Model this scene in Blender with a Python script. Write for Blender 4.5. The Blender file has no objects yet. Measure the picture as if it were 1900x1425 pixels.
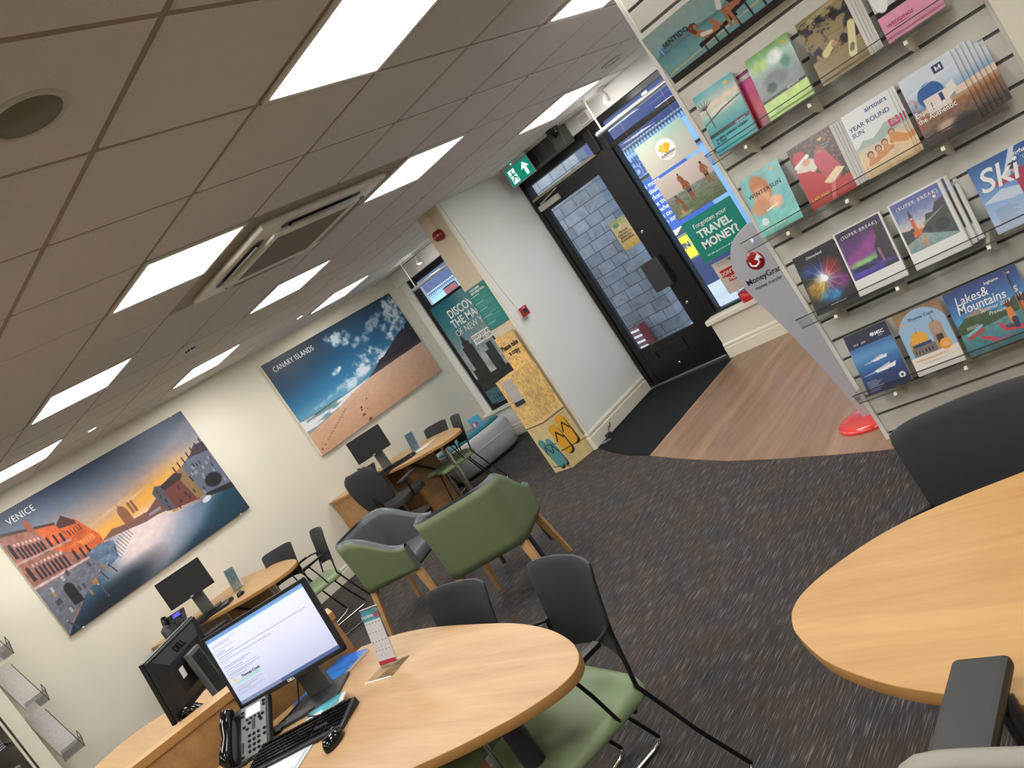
import bpy, bmesh, math, random
import numpy as np
from mathutils import Vector, Matrix, Euler
PI = math.pi
random.seed(4); rng = np.random.RandomState(7)
scn = bpy.context.scene
COL = scn.collection

# ---------------------------------------------------------------- camera, world, exposure
def setup_camera():
    cd = bpy.data.cameras.new('camera'); cam = bpy.data.objects.new('camera', cd); COL.objects.link(cam)
    cd.sensor_fit = 'HORIZONTAL'; cd.sensor_width = 36.0
    cd.lens = 1549.377 * 36.0 / 1900.0
    cd.clip_start = 0.02
    m = Matrix(((0.6250109, 0.3336620, 0.7057131, 8.162236), (0.5517422, 0.4507081, -0.7017427, -0.697403), (-0.5522155, 0.8279685, 0.0976021, 1.653143), (0, 0, 0, 1)))
    cam.matrix_world = m
    scn.camera = cam
setup_camera()
scn.view_settings.view_transform = 'Standard'; scn.view_settings.look = 'None'
scn.view_settings.gamma = 1; scn.view_settings.use_curve_mapping = False
scn.view_settings.exposure = 0.0
scn.cycles.transparent_max_bounces = 24
w = bpy.data.worlds.new('world'); scn.world = w; w.use_nodes = True
wn = w.node_tree.nodes; wl = w.node_tree.links
bg = wn['Background']
sky = wn.new('ShaderNodeTexSky'); sky.sky_type = 'NISHITA'; sky.sun_disc = False
sky.sun_elevation = math.radians(35); sky.sun_rotation = math.radians(200); sky.air_density = 1.2; sky.dust_density = 3.0
mixw = wn.new('ShaderNodeMixRGB'); mixw.inputs[0].default_value = 0.72
mixw.inputs[2].default_value = (0.78, 0.89, 1.0, 1)
hs = wn.new('ShaderNodeVectorMath'); hs.operation = 'SCALE'; hs.inputs['Scale'].default_value = 0.16
wl.new(sky.outputs[0], hs.inputs[0]); wl.new(hs.outputs[0], mixw.inputs[1]); wl.new(mixw.outputs[0], bg.inputs[0])
bg.inputs[1].default_value = 3.6
PANEL_E = 21.0

# ---------------------------------------------------------------- materials
def srgb(r, g=None, b=None):
    if g is None: r, g, b = r
    f = lambda c: ((c/255.0)/12.92 if c/255.0 <= 0.04045 else ((c/255.0+0.055)/1.055)**2.4)
    return (f(r), f(g), f(b), 1)
def mat(name, col, rough=0.5, metal=0, spec=0.5, emit=None, es=0, noise=None, bump=None, coat=0, alpha=None):
    m = bpy.data.materials.new(name); m.use_nodes = True
    nt = m.node_tree; b = nt.nodes['Principled BSDF']
    b.inputs['Base Color'].default_value = col; b.inputs['Roughness'].default_value = rough
    b.inputs['Metallic'].default_value = metal; b.inputs['Specular IOR Level'].default_value = spec
    b.inputs['Coat Weight'].default_value = coat
    if emit: b.inputs['Emission Color'].default_value = emit; b.inputs['Emission Strength'].default_value = es
    tc = nt.nodes.new('ShaderNodeTexCoord')
    if noise:   # (scale, amount)
        n = nt.nodes.new('ShaderNodeTexNoise'); n.inputs['Scale'].default_value = noise[0]; n.inputs['Detail'].default_value = 6
        nt.links.new(tc.outputs['Object'], n.inputs['Vector'])
        mx = nt.nodes.new('ShaderNodeMixRGB'); mx.blend_type = 'MULTIPLY'; mx.inputs[0].default_value = 1
        mx.inputs[1].default_value = col
        r = nt.nodes.new('ShaderNodeMapRange'); r.inputs[1].default_value = .3; r.inputs[2].default_value = .7
        r.inputs[3].default_value = 1-noise[1]; r.inputs[4].default_value = 1+noise[1]
        nt.links.new(n.outputs[0], r.inputs[0]); nt.links.new(r.outputs[0], mx.inputs[2]); nt.links.new(mx.outputs[0], b.inputs['Base Color'])
    if bump:
        n = nt.nodes.new('ShaderNodeTexNoise'); n.inputs['Scale'].default_value = bump[0]; n.inputs['Detail'].default_value = 4
        nt.links.new(tc.outputs['Object'], n.inputs['Vector'])
        bp = nt.nodes.new('ShaderNodeBump'); bp.inputs['Strength'].default_value = bump[1]; bp.inputs['Distance'].default_value = .002
        nt.links.new(n.outputs[0], bp.inputs['Height']); nt.links.new(bp.outputs[0], b.inputs['Normal'])
    return m
def glassy(name, tint, gloss=0.06, rough=0.02):
    m = bpy.data.materials.new(name); m.use_nodes = True; nt = m.node_tree; nt.nodes.clear()
    o = nt.nodes.new('ShaderNodeOutputMaterial'); t = nt.nodes.new('ShaderNodeBsdfTransparent'); g = nt.nodes.new('ShaderNodeBsdfGlossy')
    t.inputs[0].default_value = tint; g.inputs['Roughness'].default_value = rough
    lw = nt.nodes.new('ShaderNodeFresnel'); lw.inputs[0].default_value = 1.35
    mx = nt.nodes.new('ShaderNodeMixShader'); ad = nt.nodes.new('ShaderNodeMath'); ad.operation = 'MULTIPLY'; ad.inputs[1].default_value = gloss*16
    nt.links.new(lw.outputs[0], ad.inputs[0]); nt.links.new(ad.outputs[0], mx.inputs[0]); nt.links.new(t.outputs[0], mx.inputs[1]); nt.links.new(g.outputs[0], mx.inputs[2]); nt.links.new(mx.outputs[0], o.inputs[0])
    return m
def wood(name, c1, c2, axis='X', scale=1.0, rough=.42, plank=None):
    m = bpy.data.materials.new(name); m.use_nodes = True; nt = m.node_tree; b = nt.nodes['Principled BSDF']
    tc = nt.nodes.new('ShaderNodeTexCoord'); mp = nt.nodes.new('ShaderNodeMapping')
    s = (1.3, 12, 12) if axis == 'X' else (12, 1.3, 12)
    mp.inputs['Scale'].default_value = [v*scale for v in s]
    nt.links.new(tc.outputs['Object'], mp.inputs['Vector'])
    n = nt.nodes.new('ShaderNodeTexNoise'); n.inputs['Scale'].default_value = 1; n.inputs['Detail'].default_value = 7; n.inputs['Distortion'].default_value = .8
    nt.links.new(mp.outputs[0], n.inputs['Vector'])
    n2 = nt.nodes.new('ShaderNodeTexNoise'); n2.inputs['Scale'].default_value = 7; n2.inputs['Detail'].default_value = 3
    nt.links.new(mp.outputs[0], n2.inputs['Vector'])
    ad = nt.nodes.new('ShaderNodeMath'); ad.operation = 'MULTIPLY_ADD'; ad.inputs[1].default_value = .3; nt.links.new(n2.outputs[0], ad.inputs[0]); nt.links.new(n.outputs[0], ad.inputs[2])
    cr = nt.nodes.new('ShaderNodeValToRGB'); cr.color_ramp.elements[0].position = .42; cr.color_ramp.elements[1].position = .82
    cr.color_ramp.elements[0].color = c2; cr.color_ramp.elements[1].color = c1
    nt.links.new(ad.outputs[0], cr.inputs[0]); out = cr.outputs[0]
    if plank:
        sep = nt.nodes.new('ShaderNodeSeparateXYZ'); nt.links.new(tc.outputs['Object'], sep.inputs[0])
        d = nt.nodes.new('ShaderNodeMath'); d.operation = 'DIVIDE'; d.inputs[1].default_value = plank; nt.links.new(sep.outputs[0], d.inputs[0])
        fl = nt.nodes.new('ShaderNodeMath'); fl.operation = 'FLOOR'; nt.links.new(d.outputs[0], fl.inputs[0])
        wn_ = nt.nodes.new('ShaderNodeTexWhiteNoise'); wn_.noise_dimensions = '1D'; nt.links.new(fl.outputs[0], wn_.inputs['W'])
        mr = nt.nodes.new('ShaderNodeMapRange'); mr.inputs[3].default_value = .86; mr.inputs[4].default_value = 1.1; nt.links.new(wn_.outputs[0], mr.inputs[0])
        mu = nt.nodes.new('ShaderNodeMixRGB'); mu.blend_type = 'MULTIPLY'; mu.inputs[0].default_value = 1; nt.links.new(out, mu.inputs[1]); nt.links.new(mr.outputs[0], mu.inputs[2]); out = mu.outputs[0]
    nt.links.new(out, b.inputs['Base Color']); b.inputs['Roughness'].default_value = rough
    return m
def carpet(name, cols, sx, sy, rough=.95):
    m = bpy.data.materials.new(name); m.use_nodes = True; nt = m.node_tree; b = nt.nodes['Principled BSDF']
    tc = nt.nodes.new('ShaderNodeTexCoord'); mp = nt.nodes.new('ShaderNodeMapping'); mp.inputs['Scale'].default_value = (sx, sy, 1)
    nt.links.new(tc.outputs['Object'], mp.inputs['Vector'])
    n = nt.nodes.new('ShaderNodeTexNoise'); n.inputs['Scale'].default_value = 1; n.inputs['Detail'].default_value = 2; nt.links.new(mp.outputs[0], n.inputs['Vector'])
    cr = nt.nodes.new('ShaderNodeValToRGB'); e = cr.color_ramp.elements
    e[0].position = .33; e[0].color = cols[0]; e[1].position = .52; e[1].color = cols[1]
    x = e.new(.61); x.color = cols[2]; x = e.new(.70); x.color = cols[3]
    nt.links.new(n.outputs[0], cr.inputs[0])
    n3 = nt.nodes.new('ShaderNodeTexNoise'); n3.inputs['Scale'].default_value = 4.5; n3.inputs['Detail'].default_value = 3; nt.links.new(tc.outputs['Object'], n3.inputs['Vector'])
    cr3 = nt.nodes.new('ShaderNodeValToRGB'); cr3.color_ramp.elements[0].position = .35; cr3.color_ramp.elements[1].position = .65
    cr3.color_ramp.elements[0].color = (.90, .93, 1.0, 1); cr3.color_ramp.elements[1].color = (1.1, 1.0, .92, 1)
    nt.links.new(n3.outputs[0], cr3.inputs[0])
    mu = nt.nodes.new('ShaderNodeMixRGB'); mu.blend_type = 'MULTIPLY'; mu.inputs[0].default_value = 1; nt.links.new(cr.outputs[0], mu.inputs[1]); nt.links.new(cr3.outputs[0], mu.inputs[2])
    nt.links.new(mu.outputs[0], b.inputs['Base Color']); b.inputs['Roughness'].default_value = rough; b.inputs['Specular IOR Level'].default_value = .15
    n2 = nt.nodes.new('ShaderNodeTexNoise'); n2.inputs['Scale'].default_value = 350; nt.links.new(tc.outputs['Object'], n2.inputs['Vector'])
    bp = nt.nodes.new('ShaderNodeBump'); bp.inputs['Strength'].default_value = .5; bp.inputs['Distance'].default_value = .003; nt.links.new(n2.outputs[0], bp.inputs['Height']); nt.links.new(bp.outputs[0], b.inputs['Normal'])
    return m
def print_mat(name, rough, emit=0):
    m = bpy.data.materials.new(name); m.use_nodes = True; nt = m.node_tree; b = nt.nodes['Principled BSDF']
    a = nt.nodes.new('ShaderNodeAttribute'); a.attribute_name = 'ink'; nt.links.new(a.outputs['Color'], b.inputs['Base Color']); b.inputs['Roughness'].default_value = rough
    if emit: nt.links.new(a.outputs['Color'], b.inputs['Emission Color']); b.inputs['Emission Strength'].default_value = emit
    return m
def slate_mat():
    m = bpy.data.materials.new('slate_cladding'); m.use_nodes = True; nt = m.node_tree; b = nt.nodes['Principled BSDF']
    tc = nt.nodes.new('ShaderNodeTexCoord'); sp = nt.nodes.new('ShaderNodeSeparateXYZ'); cb = nt.nodes.new('ShaderNodeCombineXYZ')
    nt.links.new(tc.outputs['Object'], sp.inputs[0]); nt.links.new(sp.outputs[0], cb.inputs[0]); nt.links.new(sp.outputs[2], cb.inputs[1])
    br = nt.nodes.new('ShaderNodeTexBrick'); br.inputs['Scale'].default_value = 1; br.inputs['Brick Width'].default_value = .25; br.inputs['Row Height'].default_value = .155
    br.inputs['Mortar Size'].default_value = .006; br.inputs['Color1'].default_value = srgb(98, 102, 108); br.inputs['Color2'].default_value = srgb(124, 128, 134); br.inputs['Mortar'].default_value = srgb(48, 54, 64)
    br.squash = 1.6; br.squash_frequency = 3; br.offset = .37; br.offset_frequency = 2
    nt.links.new(cb.outputs[0], br.inputs['Vector'])
    n = nt.nodes.new('ShaderNodeTexNoise'); n.inputs['Scale'].default_value = 6; n.inputs['Detail'].default_value = 8; n.inputs['Distortion'].default_value = 1.2; nt.links.new(cb.outputs[0], n.inputs['Vector'])
    mr = nt.nodes.new('ShaderNodeMapRange'); mr.inputs[1].default_value = .3; mr.inputs[2].default_value = .7; mr.inputs[3].default_value = .75; mr.inputs[4].default_value = 1.25; nt.links.new(n.outputs[0], mr.inputs[0])
    mu = nt.nodes.new('ShaderNodeMixRGB'); mu.blend_type = 'MULTIPLY'; mu.inputs[0].default_value = 1; nt.links.new(br.outputs[0], mu.inputs[1]); nt.links.new(mr.outputs[0], mu.inputs[2])
    nt.links.new(mu.outputs[0], b.inputs['Base Color']); b.inputs['Roughness'].default_value = .55
    bp = nt.nodes.new('ShaderNodeBump'); bp.inputs['Strength'].default_value = .5; bp.inputs['Distance'].default_value = .01; nt.links.new(n.outputs[0], bp.inputs['Height']); nt.links.new(bp.outputs[0], b.inputs['Normal'])
    return m
M = {}
M['wall'] = mat('wall_paint_cream', srgb(226, 220, 204), .75, noise=(3, .015), bump=(60, .05))
M['wallw'] = mat('wall_paint_white', srgb(236, 236, 231), .7, noise=(3, .015))
M['pillar'] = mat('pillar_paint_beige', srgb(208, 196, 170), .75)
M['gloss'] = mat('gloss_paint_cream', srgb(232, 226, 208), .3)
M['tile'] = mat('ceiling_tile', srgb(220, 218, 214), .95, noise=(220, .06), bump=(260, .25), spec=.1)
M['tbar'] = mat('ceiling_t_bar', srgb(158, 146, 132), .55)
M['white'] = mat('white_plastic', srgb(225, 222, 214), .4)
M['offwhite'] = mat('offwhite_metal', srgb(196, 194, 184), .4)
M['black'] = mat('black_plastic', srgb(22, 22, 24), .38)
M['blackgl'] = mat('black_gloss_plastic', srgb(12, 12, 13), .12)
M['frame'] = mat('black_powder_coat', srgb(20, 19, 19), .35)
M['dgrey'] = mat('dark_grey_plastic', srgb(52, 54, 58), .45)
M['mesh'] = mat('charcoal_chair_shell', srgb(36, 40, 44), .5, bump=(300, .15))
M['swiv'] = mat('charcoal_fabric', srgb(52, 52, 55), .85, bump=(500, .3))
M['mgrey'] = mat('mid_grey_metal', srgb(105, 105, 105), .4, metal=.3)
M['chrome'] = mat('chrome', srgb(205, 203, 198), .14, metal=1)
M['alu'] = mat('brushed_aluminium', srgb(190, 192, 194), .28, metal=.9)
M['green'] = mat('sage_green_vinyl', srgb(103, 117, 82), .5, noise=(5, .03), bump=(120, .04))
M['seatg'] = mat('light_sage_vinyl', srgb(136, 155, 115), .48, noise=(4, .03))
M['grey'] = mat('slate_grey_vinyl', srgb(86, 91, 95), .38, noise=(6, .04))
M['seatgrey'] = mat('pale_grey_vinyl', srgb(138, 135, 126), .5, bump=(200, .1))
M['oak'] = wood('oak_laminate', srgb(190, 154, 108), srgb(168, 130, 86), 'X')
M['oak_warmlit'] = wood('oak_laminate_warm_lit', srgb(192, 150, 92), srgb(172, 126, 72), 'X')  # same oak; yellower colour carries the lighting on the lower right desk
M['oakv'] = wood('oak_laminate_panel', srgb(182, 140, 90), srgb(158, 114, 68), 'Y')
M['oakedge'] = mat('oak_edge_band', srgb(172, 126, 72), .45, noise=(9, .1))
M['legw'] = wood('oak_leg', srgb(192, 152, 102), srgb(166, 124, 78), 'X', scale=.4)
M['floorw'] = wood('vinyl_plank', srgb(156, 124, 98), srgb(122, 92, 70), 'Y', scale=.9, rough=.38, plank=.11)
M['carpet'] = carpet('carpet_streaked', [srgb(54, 50, 48), srgb(66, 62, 59), srgb(80, 77, 75), srgb(118, 118, 120)], 200, 10)
M['mat'] = carpet('entrance_mat_black', [srgb(16, 18, 21), srgb(26, 29, 32), srgb(38, 42, 46), srgb(56, 60, 66)], 120, 120)
M['slat'] = mat('slatwall_grey', srgb(208, 206, 197), .5, noise=(8, .02))
M['slot'] = mat('slatwall_groove', srgb(92, 90, 84), .6)
M['acry'] = glassy('clear_acrylic', (.95, .965, .96, 1), .035)
M['acryedge'] = mat('acrylic_edge', srgb(70, 66, 66), .2)
M['acrylit'] = glassy('acrylic_lit_edge', (.8, .82, .82, 1), .2)
M['glass'] = glassy('window_glass', (.94, .97, 1, 1), .045, .01)
M['panel'] = mat('led_diffuser', (1, 1, 1, 1), .5, emit=(1, .975, .94, 1), es=PANEL_E)
M['bulb'] = mat('lamp_face', (1, 1, 1, 1), .5, emit=(1, .95, .88, 1), es=18)
M['print'] = print_mat('printed_paper', .32)
M['canvas'] = print_mat('printed_board', .45)
M['backlit'] = print_mat('backlit_print', .3, 1.0)
M['screen'] = print_mat('screen_lit', .25, .62)
M['ttext'] = mat('text_white', srgb(236, 238, 236), .5)
M['tblack'] = mat('text_black', srgb(24, 24, 26), .5)
M['tgrey'] = mat('text_grey', srgb(150, 150, 155), .5)
M['tblue'] = mat('text_blue', srgb(38, 70, 130), .5)
M['tnavy'] = mat('text_navy', srgb(48, 62, 118), .5)
M['tyel'] = mat('text_yellow', srgb(226, 178, 60), .5)
M['tred'] = mat('text_red', srgb(188, 40, 60), .5)
M['tpink'] = mat('text_magenta', srgb(160, 50, 100), .5)
M['torange'] = mat('text_orange', srgb(236, 160, 60), .5)
M['paper'] = mat('paper_edges', srgb(214, 212, 206), .7, noise=(200, .08))
M['greyp'] = mat('leaflet_paper_grey', srgb(178, 174, 170), .6, noise=(90, .15))
M['orangep'] = mat('orange_cover_edges', srgb(196, 120, 72), .5, noise=(60, .25))
M['railm'] = mat('silver_rail', srgb(214, 216, 220), .25, metal=.6)
M['dshell'] = mat('monitor_shell', srgb(30, 31, 33), .45)
M['acryc'] = glassy('thin_clear_acrylic', (.985, .99, .985, 1), .03)
M['padd'] = mat('armrest_pad_dark', srgb(38, 38, 36), .5)
M['accase'] = mat('aircon_casing', srgb(232, 230, 218), .35)
M['mgreyl'] = mat('louvre_grey', srgb(150, 148, 138), .4)
M['mgreen'] = mat('dark_olive_metal', srgb(82, 84, 76), .4)
M['red'] = mat('red_plastic', srgb(176, 34, 36), .35)
M['redl'] = mat('bright_red_acrylic', srgb(218, 52, 46), .18, coat=.4)
M['siren'] = mat('siren_dark_red', srgb(128, 26, 32), .25)
M['silverboard'] = mat('silver_board', srgb(182, 182, 190), .4)
M['teal'] = mat('teal_card', srgb(38, 128, 126), .5)
M['bluetop'] = mat('turquoise_plastic', srgb(40, 132, 150), .3)
M['cab'] = mat('pale_grey_plastic', srgb(200, 204, 204), .4)
M['beigeglass'] = mat('metal_strip_bronze', srgb(168, 158, 130), .35, metal=.4)
M['pave'] = mat('pavement_stone', srgb(214, 214, 210), .7, noise=(2, .05))
M['slate'] = slate_mat()
M['navy'] = mat('navy_fascia', srgb(26, 44, 92), .4)
M['maroon'] = mat('maroon_tile', srgb(110, 34, 46), .35, noise=(5, .1))
M['ltblue'] = mat('pale_blue_window', srgb(130, 168, 206), .3, noise=(2, .1))
M['render'] = mat('white_render', srgb(206, 208, 206), .8)
M['speaker'] = mat('speaker_grille', srgb(120, 116, 100), .6)
M['greenled'] = mat('green_led', (0, 1, .3, 1), .5, emit=(.1, 1, .4, 1), es=4)
M['bluelcd'] = mat('blue_lcd', srgb(60, 60, 220), .3, emit=srgb(70, 70, 240), es=1.2)
M['lcd'] = mat('pale_lcd', srgb(200, 205, 225), .3, emit=srgb(200, 205, 230), es=.8)

# ---------------------------------------------------------------- mesh helpers
class MB:
    def __init__(s): s.v = []; s.f = []; s.sm = []
    def add(s, v, f, smooth=False, m=None):
        o = len(s.v)
        s.v += [tuple((m @ Vector(p)) if m else p) for p in v]; s.f += [tuple(i+o for i in q) for q in f]; s.sm += [smooth]*len(f)
        return s
    def box(s, x0, x1, y0, y1, z0, z1, m=None):
        v = [(x, y, z) for z in (z0, z1) for y in (y0, y1) for x in (x0, x1)]
        return s.add(v, [(0, 2, 3, 1), (4, 5, 7, 6), (0, 1, 5, 4), (2, 6, 7, 3), (0, 4, 6, 2), (1, 3, 7, 5)], False, m)
    def tube(s, pts, r, n=10, cap=True):
        pts = [Vector(p) for p in pts]; rs = r if isinstance(r, (list, tuple)) else [r]*len(pts)
        V = []; F = []; up = None
        for i, p in enumerate(pts):
            a = (pts[min(i+1, len(pts)-1)]-pts[i]); b = (pts[i]-pts[max(i-1, 0)])
            t = (a.normalized()+b.normalized()).normalized()
            if up is None:
                up = Vector((0, 0, 1)) if abs(t.z) < .9 else Vector((1, 0, 0))
            sx = t.cross(up).normalized(); up = sx.cross(t).normalized()
            for k in range(n):
                an = 2*PI*k/n; V.append(tuple(p+(sx*math.cos(an)+up*math.sin(an))*rs[i]))
        for i in range(len(pts)-1):
            for k in range(n): F.append((i*n+k, i*n+(k+1) % n, (i+1)*n+(k+1) % n, (i+1)*n+k))
        s.add(V, F, True)
        if cap: s.add(V[:n], [tuple(range(n))[::-1]]); s.add(V[-n:], [tuple(range(n))])
        return s
    def lathe(s, prof, n=28, c=(0, 0, 0), m=None, sx=1, sy=1):
        V = [(c[0]+r*sx*math.cos(2*PI*k/n), c[1]+r*sy*math.sin(2*PI*k/n), c[2]+z) for r, z in prof for k in range(n)]
        F = [(i*n+k, i*n+(k+1) % n, (i+1)*n+(k+1) % n, (i+1)*n+k) for i in range(len(prof)-1) for k in range(n)]
        s.add(V, F, True, m)
        if prof[0][0] > 1e-4: s.add(V[:n], [tuple(range(n))[::-1]], False, m)
        if prof[-1][0] > 1e-4: s.add(V[-n:], [tuple(range(n))], False, m)
        return s
    def prism(s, pts, z0, z1, m=None):   # pts: 2-D outline, counter-clockwise
        n = len(pts); V = [(x, y, z0) for x, y in pts]+[(x, y, z1) for x, y in pts]
        s.add(V, [tuple(range(n))[::-1], tuple(range(n, 2*n))]+[(i, (i+1) % n, n+(i+1) % n, n+i) for i in range(n)], False, m); return s
    def vprism(s, pts, y0, y1, m=None):  # outline in XZ, thickness in Y
        n = len(pts); V = [(x, y0, z) for x, z in pts]+[(x, y1, z) for x, z in pts]
        s.add(V, [tuple(range(n)), tuple(range(n, 2*n))[::-1]]+[((i+1) % n, i, n+i, n+(i+1) % n) for i in range(n)], False, m); return s
    def grid(s, P, nu, nv, smooth=True, m=None):
        F = [(j*nu+i, j*nu+i+1, (j+1)*nu+i+1, (j+1)*nu+i) for j in range(nv-1) for i in range(nu-1)]
        return s.add(P, F, smooth, m)
    def obj(s, name, m, parent=None, bevel=0, seg=2, solid=0, sub=0, loc=None, rot=None, sharp=35):
        me = bpy.data.meshes.new(name); me.from_pydata(s.v, [], s.f); me.update()
        for p, k in zip(me.polygons, s.sm): p.use_smooth = k
        if m is not None: me.materials.append(m)
        o = bpy.data.objects.new(name, me); COL.objects.link(o)
        if parent: o.parent = parent
        if loc: o.location = loc
        if rot: o.rotation_euler = rot
        if solid: q = o.modifiers.new('s', 'SOLIDIFY'); q.thickness = solid; q.offset = 0
        if sub: q = o.modifiers.new('u', 'SUBSURF'); q.levels = sub; q.render_levels = sub
        if bevel: q = o.modifiers.new('b', 'BEVEL'); q.width = bevel; q.segments = seg; q.limit_method = 'ANGLE'; q.angle_limit = math.radians(sharp)
        return o
def tag(o, label, cat, group=None, kind=None):
    if label: o['label'] = label
    if cat: o['category'] = cat
    if group: o['group'] = group
    if kind: o['kind'] = kind
    return o
def thing(name, label, cat, loc=(0, 0, 0), rz=0, group=None, rx=0):
    o = bpy.data.objects.new(name, None); COL.objects.link(o); o.location = loc; o.rotation_euler = (rx, 0, rz); o.empty_display_size = .1
    return tag(o, label, cat, group)
def struct(o): o['kind'] = 'structure'; return o
def box(name, m, x0, x1, y0, y1, z0, z1, parent=None, bevel=0, **k): return MB().box(x0, x1, y0, y1, z0, z1).obj(name, m, parent, bevel, **k)
def copy_tree(o, parent=None):
    c = o.copy(); COL.objects.link(c)
    if parent: c.parent = parent
    for ch in list(o.children): copy_tree(ch, c)
    return c
def smooth_loop(pts, k=6, closed=True):
    n = len(pts); out = []
    for i in range(n if closed else n-1):
        p0, p1, p2, p3 = [np.array(pts[(i+j-1) % n] if closed else pts[min(max(i+j-1, 0), n-1)], float) for j in range(4)]
        for t in np.linspace(0, 1, k, endpoint=False):
            out.append(tuple(.5*((2*p1)+(-p0+p2)*t+(2*p0-5*p1+4*p2-p3)*t*t+(-p0+3*p1-3*p2+p3)*t**3)))
    if not closed: out.append(tuple(pts[-1]))
    return out
FR = Matrix.Rotation(PI/2, 4, 'X')   # text plane stands up and faces -Y
def text(parent, s, size, x, z, m, y=-.0012, align='CENTER', bold=0, shear=0, rot=0, name='lettering', ex=.0004, space=1, M2=None, sx=1, line=1):
    cu = bpy.data.curves.new('t', 'FONT'); cu.body = s; cu.size = size; cu.align_x = align; cu.offset = bold*size; cu.shear = shear
    cu.extrude = ex; cu.space_character = space; cu.resolution_u = 3; cu.space_line = line
    to = bpy.data.objects.new('t', cu); COL.objects.link(to)
    dg = bpy.context.evaluated_depsgraph_get(); me = bpy.data.meshes.new_from_object(to.evaluated_get(dg)); bpy.data.objects.remove(to)
    T = Matrix.Translation((x, y, z)) @ Matrix.Rotation(-rot, 4, 'Y') @ FR @ Matrix.Diagonal((sx, 1, 1, 1))
    if M2: T = M2 @ Matrix.Rotation(rot, 4, 'Z') @ Matrix.Diagonal((sx, 1, 1, 1))
    me.transform(T); me.materials.clear(); me.materials.append(m)
    for ch in parent.children:      # writing belongs to the printed sheet it stands on
        if ch.name.split('.')[0] in ('cover', 'print', 'picture', 'calendar_page', 'screen', 'board', 'label') and ch.type == 'MESH': parent = ch; break
    o = bpy.data.objects.new(name, me); COL.objects.link(o); o.parent = parent
    return o

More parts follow.
